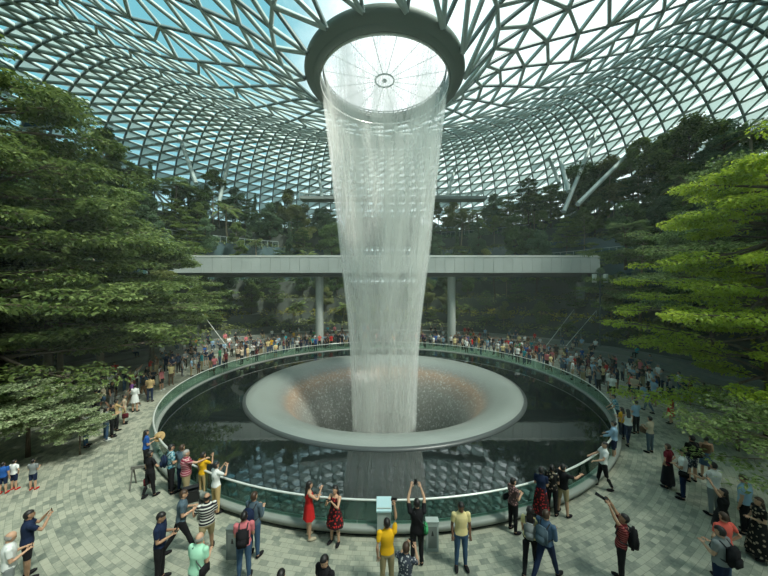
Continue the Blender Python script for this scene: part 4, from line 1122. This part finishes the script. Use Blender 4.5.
add(216, 513, 1.66, -28, 'person in white top and tan trousers taking a photo against the glass', 'woman in white top and tan trousers', [('phone', 'both')], f=True, top='white', bottom='tan', hair='short', pose=F_(arms='face'))
add(181, 553, 1.72, -60, 'person in blue grey shirt and black trousers striding past the black stroller', top='slate', bottom='black', pose=F_(arms='phone', stride=.45, lean=.08), hc='brown')
add(207, 556, 1.70, 30, 'person in black and white striped polo with light shorts, balding', top='black_stripe', bottom='khaki', leg='short', hair='bald', bulk=1.1, pose=F_(arm_l='out', arm_r='fold', stride=.3, nod=-.2), skin='tan')
add(160, 583, 1.74, -75, 'person in navy tee and black trousers reading a phone, arms bent', 'man in navy tee reading', [('phone', 'both')], top='navy', bottom='black', pose=F_(arms='phone', nod=-.3), skin='tan')
add(197, 612, 1.72, -10, 'balding person in mint green shirt with black sling bag at the bottom edge', 'balding man in mint green shirt', [('sling', 'black', 1, 1.0)], top='mint', bottom='grey', hair='bald', hc='grey', pose=F_(arms='phone', lean=.1), bulk=1.12)
add(244, 580, 1.70, 15, 'person in pink shirt and jeans with black backpack by the grey post', 'man in pink shirt and jeans', [('backpack', 'black')], top='pink', bottom='jeans', pose=F_(arms='phone'), skin='tan')
add(254, 557, 1.76, -15, 'person in dark jacket and jeans with navy backpack behind the pink shirt', 'man in dark jacket beside the pink shirt', [('backpack', 'navy')], top='slate', bottom='jeans', sleeve='long', hair='short', hc='brown', pose=F_(arms='phone'))
# ---------- front middle
add(309, 538, 1.66, -65, 'person in short red dress standing at the front railing', 'woman in short red dress', [('phone', 'l', True)], f=True, top='red', dress=.62, flare=.20, sleeve='none', hair='long', shoe='beige', pose=F_(arm_l='phone', arm_r='face'))
add(335, 543, 1.63, 160, 'person in black and red flowered dress photographing beside the red dress', 'woman in black and red flowered dress', [('phone', 'both')], f=True, top='red_floral', dress=.55, flare=.25, sleeve='none', hair='long', pose=F_(arms='face', lean=-.04))
add(325, 636, 1.70, 150, 'person in black shirt with short black hair cut off at the bottom edge, middle', top='black', bottom='black', pose=F_(arms='down', nod=-.3))
add(281, 655, 1.68, 0, 'dark haired head peeping in at the bottom edge near the grey post', top='black', bottom='black', pose=F_(arms='down'))
add(387, 590, 1.72, 8, 'person in mustard yellow shirt and khaki trousers raising one arm with a phone', 'man in mustard yellow shirt', [('phone', 'r')], top='yellow', bottom='khaki', pose=F_(arm_r='high', arm_l='back'), skin='tan')
add(417, 565, 1.74, 0, 'person in black shirt holding a phone overhead, green bag at the side', 'man in black shirt with both arms up', [('phone', 'both', True), ('sling', 'green', 1, .98)], top='black', bottom='black', pose=F_(arms='up'))
add(405, 622, 1.68, -25, 'curly haired person in patterned shirt holding up a phone at the bottom edge', 'curly haired man in patterned shirt', [('phone', 'both')], top='grey_floral', bottom='navy', hc='brown', pose=F_(arms='face', lean=.1))
add(461, 568, 1.72, 180, 'person in pale yellow shirt and jeans standing upright with arms down', top='cream', bottom='jeans', skin='brown', pose=F_(arms='down', nod=-.2))
add(513, 532, 1.62, -70, 'person in pink patterned blouse with dark waist bag reaching over the railing', 'woman in pink patterned blouse', [('sling', 'black', -1, 1.0)], f=True, top='pink_floral', bottom='black', pose=F_(arms='phone'))
add(530, 571, 1.66, -28, 'long haired person in yellow vest with grey backpack walking beside denim jacket', 'woman in yellow vest', [('backpack', 'grey', .9)], f=True, top='cream', bottom='black', hair='long', pose=F_(arms='swing', stride=.4))
add(546, 580, 1.74, -55, 'person in blue denim jacket and jeans holding a cup, dark backpack', 'man in denim jacket', [('backpack', 'slate', .95)], top='denim', bottom='navy', sleeve='long', pose=F_(arms='phone', stride=.45, nod=-.1), hc='brown')
add(541, 518, 1.62, -30, 'person in navy top and maroon patterned long skirt at the railing', f=True, top='navy', bottom='red_floral', skirt=.20, flare=.27, hair='short', pose=F_(arms='phone'))
add(552, 515, 1.62, -40, 'person in black outfit squeezed between the maroon skirt and khaki shorts', f=True, top='black_floral', bottom='black', hair='short', pose=F_(arms='phone'))
add(563, 515, 1.64, -60, 'person in black shirt and khaki shorts reaching out over the railing', top='black', bottom='khaki', leg='short', pose=F_(arms='point', spread=.07))
add(603, 488, 1.70, 75, 'person in pale grey shirt and black trousers leaning back on the railing', top='white', bottom='black', pose=F_(arms='rail', lean=-.10, spread=.05, stride=.2))
add(614, 462, 1.74, 'c', 'person in light blue shirt and dark shorts at the right bend of the railing', top='light_blue', bottom='navy', leg='short', sleeve='long', pose=F_(arms='rail'))
oB = add(621, 583, 1.74, 55, 'person in maroon striped shirt lifting a big camera, black bag on the back', 'photographer in maroon striped shirt', [('backpack', 'black', 1.1)], top='red_stripe', bottom='black', pose=F_(arms='up', lean=-.08, nod=.25), skin='tan')
c_ = (Vector(oB[1]['HP']['l']) + Vector(oB[1]['HP']['r'])) / 2 + V3(0, .04, .04)
e = empty('camera_body', oB[0].location); e.rotation_euler = oB[0].rotation_euler; tag(e, 'black camera with long lens held up by the photographer in the maroon striped shirt', 'camera')
mb = MB(); rbox(mb, .15, .07, .10, .012, Matrix.Translation(c_)); mb.build('housing', PH, e); MB().tube([c_ + V3(0, .02, 0), c_ + V3(0, .14, .05), c_ + V3(0, .22, .085)], [.035, .038, .043], 14).build('lens', PH, e, True)
# ---------- right side
add(668, 488, 1.62, 20, 'person in maroon blouse and long black skirt beside the white shirt with strap', f=True, top='maroon', bottom='black', skirt=.18, flare=.26, hair='short', hc='brown', pose=F_(arms='hip'))
add(683, 499, 1.72, 40, 'person in white shirt with dark shoulder strap and navy trousers, arms folded', 'man in white shirt, arms folded', [('sling', 'black', -1, .95)], top='white', bottom='navy', pose=F_(arms='fold'), skin='tan')
add(692, 482, 1.76, 0, 'person in black shirt and patterned shorts with pale calves', 'man in black shirt and patterned shorts', [('backpack', 'black', .9)], top='black', bottom='grey_floral', leg='short', pose=F_(arms='fold'))
add(706, 478, 1.62, -30, 'person in brown top and short denim skirt with a tan bag', 'woman in brown top and denim skirt', [('bag', 'tan', 'r')], f=True, top='brown', bottom='denim', skirt=.55, flare=.20, sleeve='none', pose=F_(arms='fold'))
add(714, 516, 1.72, 5, 'person in loose pale shirt with outstretched arms behind the raised phone', top='white', bottom='grey', pose=F_(arms='out', nod=-.2), bulk=1.1)
add(722, 545, 1.62, 55, 'dark haired person in black dress stretching both arms up with a phone', 'woman in black dress', [('phone', 'both', True)], f=True, top='black', dress=.5, flare=.26, hair='long', pose=F_(arms='up', lean=-.05))
add(724, 580, 1.68, 0, 'person in coral red shirt hidden behind the grey tee and backpack', top='coral', bottom='jeans', hc='brown', pose=F_(arms='hip'))
add(721, 603, 1.76, 15, 'person in grey tee with black backpack at the lower right edge', 'man in grey tee, lower right', [('backpack', 'black')], top='grey', bottom='navy', pose=F_(arms='phone', nod=-.2), bulk=1.08)
add(745, 534, 1.74, 20, 'person in light blue shirt and black trousers looking down, right edge', top='light_blue', bottom='black', pose=F_(arms='down', nod=-.35), hc='brown', bulk=1.1)
add(759, 558, 1.64, 75, 'person in long black dress with small light pattern at the right frame edge', f=True, top='black_floral', dress=.15, flare=.30, hair='long', hc='brown', pose=F_(arms='fold'))
add(650, 453, 1.64, 15, 'person in beige top and grey trousers with dark handbag alone on the paving', 'woman in beige top and grey trousers', [('bag', 'brown', 'r')], f=True, top='beige', bottom='slate', hair='short', pose=F_(arms='phone'))
add(628, 444, 1.66, -20, 'person in white vest and dark trousers mid stride near the right railing', f=True, top='white', bottom='navy', sleeve='none', hair='long', pose=F_(arms='swing', stride=.4))
add(636, 434, 1.70, 10, 'person in pale blue shirt and black trousers seen from behind', top='light_blue', bottom='black', pose=F_(arms='fold'))
add(622, 440, 1.60, 20, 'person in yellow top with long dark hair by the right railing', f=True, top='yellow', bottom='navy', hair='long', pose=F_(arms='phone'))
add(617, 427, 1.72, 'c', 'person in blue checked shirt leaning over the right railing', top='blue_plaid', bottom='navy', pose=F_(arms='rail', lean=.2))
add(671, 424, 1.62, 30, 'person in bright red dress in the right crowd', f=True, top='red', dress=.5, flare=.22, hair='long', pose=F_(arms='fold'))
add(648, 412, 1.72, 30, 'person in light blue shirt bending forward in the right crowd', top='light_blue', bottom='denim', pose=F_(arms='out', lean=.55, stride=.3))
# ---------- left middle
add(86, 393, 1.68, -10, 'person in white shirt and black trousers before the low wall, left', top='white', bottom='black', pose=F_(arms='fold'))
add(43, 411, 1.72, -160, 'person in light blue shirt walking beside the red shirt, left', top='light_blue', bottom='black', pose=F_(arms='down'))
add(35, 407, 1.66, -165, 'person in red shirt beside the light blue shirt, left', top='red', bottom='black', leg='short', pose=F_(arms='hip'))
add(52, 406, 1.72, 170, 'person all in black behind the light blue shirt, left', top='black', bottom='black', pose=F_(arms='down'))
add(135, 412, 1.66, 10, 'person in long pale grey coat and black leggings near the left railing', f=True, top='white', bottom='black', dress=.60, flare=.20, sleeve='long', hair='short', pose=F_(arms='fold'))
add(150, 402, 1.70, 20, 'person in tan vest and navy trousers with arms folded, left', top='tan', bottom='navy', pose=F_(arms='fold'))
add(143, 399, 1.68, -30, 'person in black top leaning beside the tan vest, left', top='black', bottom='brown', pose=F_(arms='swing', stride=.3))
add(106, 441, 1.64, -30, 'person in grey blouse and jeans holding a phone, nearest of the left trio', f=True, top='grey', bottom='jeans', hair='long', pose=F_(arms='phone'), shoe='white')
add(112, 437, 1.66, -40, 'person in black shirt in the middle of the left trio', top='black', bottom='black', pose=F_(arms='phone'))
add(116, 431, 1.64, -20, 'person in mustard top behind the left trio', f=True, top='tan', bottom='black', pose=F_(arms='face'))
add(124, 424, 1.60, -50, 'person in cream shorts with round maroon bag behind the left trio', 'person in cream shorts', [('bag', 'maroon', 'r')], f=True, top='beige', bottom='cream', leg='short', pose=F_(arms='down'))
add(96, 418, 1.66, 30, 'person in olive top and black trousers alone beside the low leafy tree', top='olive', bottom='black', pose=F_(arms='phone'))
add(86, 447, 1.66, -60, 'person in white blouse half hidden by the low leafy tree', f=True, top='white', bottom='jeans', pose=F_(arms='fold'))

# ---------- the crowd round the pool: shared bodies, each figure an object of its own
POSES = [
 (F_(arms='down'), False), (F_(arms='fold'), False), (F_(arms='face'), False), (F_(arms='up'), False), (F_(arm_l='down', arm_r='high'), False), (F_(arms='swing', stride=.4), False), (F_(arms='hip'), False),
 (F_(arms='down'), True), (F_(arms='fold'), True), (F_(arms='face'), True), (F_(arms='phone'), True), (F_(arms='swing', stride=.35), True),
 (F_(arms='lap', sit=True), False), (F_(arms='phone', sit=True, lean=.12), True)]
PW = ['arms down', 'arms folded', 'phone at the face', 'both arms raised', 'one arm raised', 'walking', 'hands on hips', 'arms down', 'arms folded', 'phone at the face', 'looking down', 'walking', 'sitting', 'sitting bent forward']
LIB = []
for (ps, fm) in POSES:
    B = body_mesh(ps, fm, .034); sp1 = dict(hair='long' if fm else 'short', leg='long'); entry = {}
    for sl in ('short', 'long'):
        pr = parts_of(B, dict(sp1, sleeve='short', leg='long' if sl == 'long' else 'short'))
        pc = {}
        for nm, (m_, th) in pr.items(): pc[nm] = sub_mesh(B, m_, nm, th, [CM['white']])
        if fm:
            lv_, lf = long_hair(B); hv = pc['hair']; nb = len(hv.vertices)
            pc['hair'] = np_mesh('hair', [tuple(v.co) for v in hv.vertices] + lv_, [tuple(p.vertices) for p in hv.polygons] + [tuple(i + nb for i in f) for f in lf], [CM['white']], True)
        # one mesh with five slots, for figures too small to show parts
        vv = [tuple(v) for v in B['co']]; ff = [tuple(q) for q in B['Q'].tolist()]; mi = [0] * len(ff)
        for i, nm in enumerate(('hair', 'top', 'bottom', 'shoes')):
            b0 = len(vv); vv += [tuple(v.co) for v in pc[nm].vertices]; g_ = [tuple(i2 + b0 for i2 in p.vertices) for p in pc[nm].polygons]; ff += g_; mi += [i + 1] * len(g_)
        one = np_mesh('person', vv, ff, [CM['white']] * 5, True, mi)
        entry[sl] = (np_mesh('person', B['co'], B['Q'], [CM['white']], True), pc, one)
    LIB.append(entry)
rc = random.Random(21)
TOPS = ['black', 'white', 'navy', 'grey', 'light_blue', 'red', 'maroon', 'yellow', 'teal', 'green', 'pink', 'beige', 'blue', 'orange', 'cream', 'slate', 'coral', 'purple', 'olive', 'brown']
TW = [14, 14, 10, 9, 7, 3, 3, 1, 2, 1, 4, 6, 2, 1, 3, 7, 2, 1, 2, 3]
BOTS = ['black', 'navy', 'jeans', 'khaki', 'grey', 'white', 'brown']; BW = [10, 6, 8, 4, 3, 2, 2]
USED = set(); SPOTS = list(NEAR)
def crowd_person(r, a, z, area, sit=False, turn=None):
    x, y, _ = pol(r, a)
    for (qx, qy) in SPOTS:
        if (qx - x) ** 2 + (qy - y) ** 2 < (.42 if not sit else .45) ** 2: return False
    for _ in range(200):
        i = rc.choice((12, 13)) if sit else rc.choices(range(12), (7, 5, 7, 3, 2, 3, 2, 5, 4, 6, 5, 3))[0]
        tp_ = rc.choices(TOPS, TW)[0]; bt = rc.choices(BOTS, BW)[0]; sh = rc.random() < .25
        lab = 'person in %s top and %s %s, %s, %s' % (tp_.replace('_', ' '), bt if bt != 'jeans' else 'blue denim', 'shorts' if sh else 'trousers', PW[i], area)
        if POSES[i][1] and not sit: lab = lab.replace('person in', 'long-haired person in')
        if len(lab.split()) > 16: continue
        if lab not in USED: break
    USED.add(lab); SPOTS.append((x, y))
    h = rc.uniform(1.54, 1.66) if POSES[i][1] else rc.uniform(1.62, 1.80); s_ = h / 1.70
    if rc.random() < .06 and not sit: s_ *= .72
    f = facing(x, y) + rc.gauss(0, .5) if turn is None else turn
    if not sit and turn is None and rc.random() < .22: f = rc.random() * 6.28
    body, pc, one = LIB[i]['short' if sh else 'long']
    sk = SK[rc.choice(('light', 'light', 'tan', 'tan', 'brown'))]; hm = HM[rc.choice(('black', 'black', 'black', 'brown', 'grey'))]; shoe = CM[rc.choice(('black', 'white', 'brown', 'grey'))]
    small = y > 31
    o = bpy.data.objects.new('person', one if small else body); link(o)
    o.location = (x, y, z - (.02 if not sit else .02)); o.rotation_euler = (0, 0, f); o.scale = (s_,) * 3; tag(o, lab, 'person', 'visitors ' + area)
    ml = (sk, hm, CM[tp_], CM[bt], shoe)
    if small:
        for k, m_ in enumerate(ml): setmat(o, m_, k)
    else:
        setmat(o, sk)
        for nm, m_ in zip(('hair', 'top', 'bottom', 'shoes'), ml[1:]):
            q = mobj({'top': 'shirt', 'bottom': 'shorts' if sh else 'trousers'}.get(nm, nm), pc[nm], o); setmat(q, m_)
    return True
D = math.radians
AREAS = [  # (count, azimuth from, to, r from, to, words)
 (26, -108, -80, 16.2, 21.5, 'left plaza crowd'), (28, -80, -52, 15.0, 20.4, 'crowd by the left steps'), (16, -52, -22, 14.9, 19.8, 'left of left bridge column'),
 (8, -22, -2, 15.0, 19.6, 'behind the fall, left'), (8, 2, 22, 15.0, 19.6, 'behind the fall, right'), (20, 22, 50, 14.9, 20.2, 'right of right bridge column'),
 (44, 50, 78, 14.9, 20.0, 'crowd by the right steps'), (60, 78, 104, 15.4, 21.0, 'right plaza crowd')]
for (cnt, a0, a1, r0, r1, wd) in AREAS:
    n_ = 0; tries = 0
    while n_ < cnt and tries < 900:
        tries += 1
        a = D(rc.uniform(a0, a1)); r = r0 + (r1 - r0) * rc.random() ** (1.0 if abs(a) > 1 else .8)
        if crowd_person(r, a, 0, wd): n_ += 1
for (cnt, a0, a1, wd) in ((16, -80, -40, 'on the left steps'), (12, 48, 84, 'on the right steps')):
    n_ = 0; tries = 0
    while n_ < cnt and tries < 400:
        tries += 1
        a = D(rc.uniform(a0, a1)); lvl = rc.choice((0, 1, 2)); rt, zt = TER[lvl]
        x_, y_, _ = pol(1, a)
        if crowd_person(rt + tr_off(a) + .16, a, zt - .45 + .0, wd, True, facing(*pol(20, a)[:2])): n_ += 1

# the farthest of the crowd, behind the 300 that show largest: one mass
ALLM = [SK['light'], SK['tan'], HM['black'], HM['brown']] + [CM[k] for k in TOPS] + [CM[k] for k in ('jeans', 'khaki')]
VV = []; FF = []; MI = []; nb = 0; made = 0; tries = 0
while made < 210 and tries < 4000:
    tries += 1
    sit = rc.random() < .4
    a = D(rc.uniform(-74, 76)); 
    if sit: lvl = rc.choice((0, 1, 2)); r = TER[lvl][0] + tr_off(a) + .16; z = TER[lvl][1] - .45
    else: r = rc.uniform(16.4, 20.2); z = 0
    x, y, _ = pol(r, a)
    if y < 32 or any((qx - x) ** 2 + (qy - y) ** 2 < .17 for qx, qy in SPOTS): continue
    SPOTS.append((x, y)); made += 1
    i = rc.choice((12, 13)) if sit else rc.randrange(12)
    one = LIB[i]['long'][2]; n_ = len(one.vertices); co = np.empty(n_ * 3, np.float32); one.vertices.foreach_get('co', co); co = co.reshape(-1, 3) * rc.uniform(.9, 1.05)
    f = facing(x, y) + rc.gauss(0, .6); c_, s_ = math.cos(f), math.sin(f)
    R2 = np.stack([co[:, 0] * c_ - co[:, 1] * s_ + x, co[:, 0] * s_ + co[:, 1] * c_ + y, co[:, 2] + z], 1)
    fi = np.array([tuple(p.vertices) if len(p.vertices) == 4 else tuple(p.vertices)[:3] + (p.vertices[0],) for p in one.polygons if len(p.vertices) <= 4]); 
    pm_ = np.array([p.material_index for p in one.polygons if len(p.vertices) <= 4])
    pal = [rc.randrange(2), 2 + rc.randrange(2), 4 + rc.choices(range(len(TOPS)), TW)[0], rc.choice((4, 6, 4 + len(TOPS), 5 + len(TOPS))), rc.choice((4, 5))]
    ok = np.array([len(set(q)) == 4 for q in fi.tolist()])
    VV.append(R2); FF.append(fi[ok] + nb); MI.append(np.array(pal)[pm_[ok]]); nb += n_
o = mobj('crowd', np_mesh('crowd', np.vstack(VV), np.vstack(FF), ALLM, True, np.concatenate(MI)))
tag(o, 'dense crowd of small figures far behind the pool and on the rear steps', 'crowd'); o['kind'] = 'stuff'
# ================================================================= SMALL THINGS ON THE PLAZA
x, y = gp(133, 487)
st = empty('barrier_stand', (x, y, 0), .3); tag(st, 'low wooden A-shaped stand on the paving beside the person in black', 'stand')
for s in (-1, 1):
    for q in (-.0, .62):
        MB().tube([(q, s * .24, 0), (q, s * .02, .72)], .028, 6).build('leg', pmat('grey_wood', (0.14, 0.14, 0.12), .7), st)
MB().box(-.06, .68, -.03, .03, .66, .76).build('crossbar', bpy.data.materials['grey_wood'], st)
x, y = gp(384, 537)
ps = empty('info_panel', (x, y, 0), .0); tag(ps, 'pale information stand with light blue face against the front railing', 'information stand')
MB().box(-.20, .20, -.10, .10, 0, .92).build('pedestal', pmat('pale_panel', (0.36, 0.42, 0.40), .5), ps)
mb = MB(); mb.add([(-.22, -.14, .86), (.22, -.14, .86), (.22, .14, 1.10), (-.22, .14, 1.10), (-.22, -.14, .82), (.22, -.14, .82), (.22, .14, 1.06), (-.22, .14, 1.06)], [(0, 1, 2, 3), (7, 6, 5, 4), (0, 4, 5, 1), (1, 5, 6, 2), (2, 6, 7, 3), (3, 7, 4, 0)]); mb.build('sign_face', pmat('light_blue_face', (0.42, 0.62, 0.66), .4), ps)
for (px, py, lb) in ((432, 549, 'short grey post with black symbol beside the person with the green bag'), (234, 557, 'short grey post in front of the pink shirt and backpack')):
    x, y = gp(px, py); ps = empty('service_post', (x, y, 0), 0); tag(ps, lb, 'post')
    MB().box(-.17, .17, -.09, .09, 0, .80).box(-.18, .18, -.10, .10, .80, .83).build('housing', bpy.data.materials['pale_panel'] if px > 400 else pmat('grey_panel', (0.13, 0.16, 0.15), .5), ps)
    MB().box(-.12, .12, -.096, -.088, .10, .70).build('door', pmat('post_door', (0.17, 0.20, 0.19), .5), ps)
    mb = MB(); mb.ell((0, -.10, .56), (.018, .006, .018), 10, 6); mb.add([(-.035, -.098, .44), (.035, -.098, .44), (.018, -.098, .54), (-.018, -.098, .54)], [(0, 1, 2, 3)]); mb.build('symbol', M['black'], ps)
# the stroller by the left railing
x, y = gp(191, 516)
sr = empty('stroller', (x, y, 0), .5); tag(sr, 'black folding stroller parked beside the white top and tan trousers', 'stroller')
for s in (-1, 1):
    MB().tube([(s * .22, -.35, .98), (s * .22, -.05, .55), (s * .24, .34, .10)], .016, 6).build('frame', PH, sr)
    MB().tube([(s * .22, .15, .60), (s * .24, -.26, .10)], .014, 6).build('frame', PH, sr)
    for yy in (.34, -.28):
        MB().tube([(s * .24 - .02, yy, .10), (s * .24 + .02, yy, .10)], .10, 16).build('wheel', M['black'], sr)
MB().tube([(-.22, -.35, .98), (.22, -.35, .98)], .018, 6).build('handle', PH, sr)
V = []; mb = MB()
mb.add([(-.2, -.12, .85), (.2, -.12, .85), (.2, -.02, .42), (-.2, -.02, .42), (.2, .28, .38), (-.2, .28, .38)], [(0, 1, 2, 3), (3, 2, 4, 5)]); mb.build('seat', BAGB, sr)
mb = MB()
for i in range(7):
    a = -.3 + i * .36; 
    for s in (-1, 1): mb.v.append((s * .22, -.10 + .30 * math.sin(a), .74 + .26 * math.cos(a)))
for i in range(6): mb.f.append((2 * i, 2 * i + 1, 2 * i + 3, 2 * i + 2)); mb.m.append(0)
mb.build('hood', BAGB, sr, True)
# lamp posts on the slopes
for (px, Y, ztop, zb, lb) in ((139, 31, 7.2 + (292 - 286) / F * 31, 3, 'slim lamp post with drum heads among the left terrace trees'), (600, 32, 7.2 + 18 / F * 32, 3, 'slim lamp post with drum heads near the right end of the bridge')):
    x = at(px, Y); lp = empty('lamp_post', (x, Y, 1)); tag(lp, lb, 'lamp post')
    MB().tube([(0, 0, 0), (0, 0, ztop - 1)], .07, 8).build('pole', M['beam_dark'], lp)
    MB().tube([(-.6, 0, ztop - 1), (.6, 0, ztop - 1)], .05, 6).build('crossarm', M['beam_dark'], lp)
    for s in (-1, 1): MB().tube([(s * .6, 0, ztop - 1.9), (s * .6, 0, ztop - 1)], .22, 14).build('lamp_head', M['white_metal'], lp)
# glass balustrades along two terraces and handrails on the steps
for (i, s, a0, a1, lb) in ((6, -1, .75, 1.15, 'glass balustrade on the middle left terrace above the tiered trees'), (8, -1, .55, 1.0, 'glass balustrade high on the upper left terrace'), (7, 1, .7, 1.15, 'glass balustrade on the right terrace behind the fan palm'), (9, 1, .3, .7, 'glass balustrade along the top right terrace')):
    rt, zt = TER[i]; tb = empty('terrace_balustrade', (0, 0, 0)); tag(tb, lb, 'balustrade'); gl = MB(); rl = MB(); n_ = 18
    for k in range(n_):
        A = s * (a0 + (a1 - a0) * k / n_); Bq = s * (a0 + (a1 - a0) * (k + 1) / n_)
        p, q = pol(rt + tr_off(A) + .15, A), pol(rt + tr_off(Bq) + .15, Bq)
        gl.add([(p[0], p[1], zt), (q[0], q[1], zt), (q[0], q[1], zt + 1.0), (p[0], p[1], zt + 1.0)], [(0, 1, 2, 3)])
        rl.tube([(p[0], p[1], zt + 1.05), (q[0], q[1], zt + 1.05)], .035, 5).tube([(p[0], p[1], zt), (p[0], p[1], zt + 1.05)], .03, 5)
    gl.build('glass', M['panel_glass'], tb); rl.build('rail', M['beam'], tb)
for (a, lb) in ((D(58), 'sloping metal handrail on the right steps nearer the bridge'), (D(63), 'sloping metal handrail on the right steps nearer the lime tree'), (D(-57), 'sloping metal handrail on the left steps')):
    o_ = tr_off(a); p, q = pol(20.3 + o_, a, 0), pol(26.6 + o_, a, 4.0); hr_ = empty('handrail', (0, 0, 0)); tag(hr_, lb, 'handrail')
    P_ = Vector(p); Q_ = Vector(q)
    MB().tube([P_ + V3(0, 0, .95), Q_ + V3(0, 0, .95)], .035, 6).build('rail', M['white_metal'], hr_)
    for t in (0, .5, 1): MB().tube([P_.lerp(Q_, t) + V3(0, 0, -.2), P_.lerp(Q_, t) + V3(0, 0, .95)], .025, 6).build('post', M['beam'], hr_)
# stone benches on the right
for (r_, a0, a1, lb) in ((22.2, 84, 97, 'long curved stone bench on the right plaza, nearer the pool'), (23.8, 84, 99, 'long curved stone bench on the right plaza, farther from the pool')):
    mb = MB(); mb.lathe([(r_, 0), (r_, .42), (r_ + .02, .45), (r_ + .55, .45), (r_ + .57, .42), (r_ + .57, 0)], 24, CX, CY, D(a0), D(a1)); o = mb.build('bench', M['pale_step']); tag(o, lb, 'bench')
# ================================================================= LIGHT, SKY, CAMERA
w = bpy.data.worlds.new('World'); SC.world = w; w.use_nodes = True
N = w.node_tree.nodes; L = w.node_tree.links; N.clear()
out = N.new('ShaderNodeOutputWorld'); bg = N.new('ShaderNodeBackground'); L.new(bg.outputs[0], out.inputs[0])
tc = N.new('ShaderNodeTexCoord'); sp = N.new('ShaderNodeSeparateXYZ'); L.new(tc.outputs['Generated'], sp.inputs[0])
nz = N.new('ShaderNodeTexNoise'); nz.inputs['Scale'].default_value = 2.6; nz.inputs['Detail'].default_value = 7; nz.inputs['Roughness'].default_value = 0.62
L.new(tc.outputs['Generated'], nz.inputs['Vector'])
def mth(op, a, b=None, c=None, clamp=False):
    n = N.new('ShaderNodeMath'); n.operation = op; n.use_clamp = clamp
    for i, v in enumerate((a, b, c)):
        if v is None: continue
        if isinstance(v, (int, float)): n.inputs[i].default_value = v
        else: L.new(v, n.inputs[i])
    return n.outputs[0]
# cloud bank to the right (+x) and towards the horizon, blue to the left
bank = mth('MULTIPLY_ADD', sp.outputs[0], 2.6, 0.95)
cl = mth('MULTIPLY_ADD', mth('SUBTRACT', nz.outputs['Fac'], 0.5), 2.8, mth('MAXIMUM', bank, -0.05))
cl = mth('MULTIPLY', cl, 1.0, clamp=True)
low = mth('SUBTRACT', 1.0, mth('MULTIPLY', sp.outputs[2], 2.6), clamp=True)
cl = mth('MAXIMUM', cl, mth('MULTIPLY', low, 0.75))
mx = N.new('ShaderNodeMix'); mx.data_type = 'RGBA'; L.new(cl, mx.inputs[0])
mx.inputs[6].default_value = (0.14, 0.37, 0.44, 1); mx.inputs[7].default_value = (0.80, 0.88, 0.87, 1)
L.new(mx.outputs[2], bg.inputs[0]); bg.inputs[1].default_value = 1.9

sun = bpy.data.lights.new('sun', 'SUN'); sun.energy = 8.0; sun.angle = math.radians(7); sun.color = (1.0, 0.96, 0.86)
so = bpy.data.objects.new('sun', sun); link(so)
d = Vector((0.42, -0.30, 0.86)).normalized()          # towards the sun: right of the view and high
so.rotation_euler = d.to_track_quat('Z', 'Y').to_euler()

cam = bpy.data.cameras.new('camera'); co = bpy.data.objects.new('camera', cam); link(co)
cam.sensor_width = 36; cam.lens = 36 * F / 768; cam.shift_y = (HY - 288) / 768; cam.clip_end = 2000
co.location = (0, 0, CAMH); co.rotation_euler = (PI / 2, 0, 0)
SC.camera = co
SC.view_settings.view_transform = 'Standard'; SC.view_settings.look = 'None'; SC.view_settings.gamma = 1.0
SC.view_settings.use_curve_mapping = False; SC.view_settings.exposure = -0.10
cy = SC.cycles
cy.max_bounces = 6; cy.diffuse_bounces = 3; cy.glossy_bounces = 3; cy.transmission_bounces = 4; cy.transparent_max_bounces = 64; cy.volume_bounces = 2
cy.sample_clamp_indirect = 3.0; cy.caustics_reflective = False; cy.caustics_refractive = False
cy.use_denoising = True
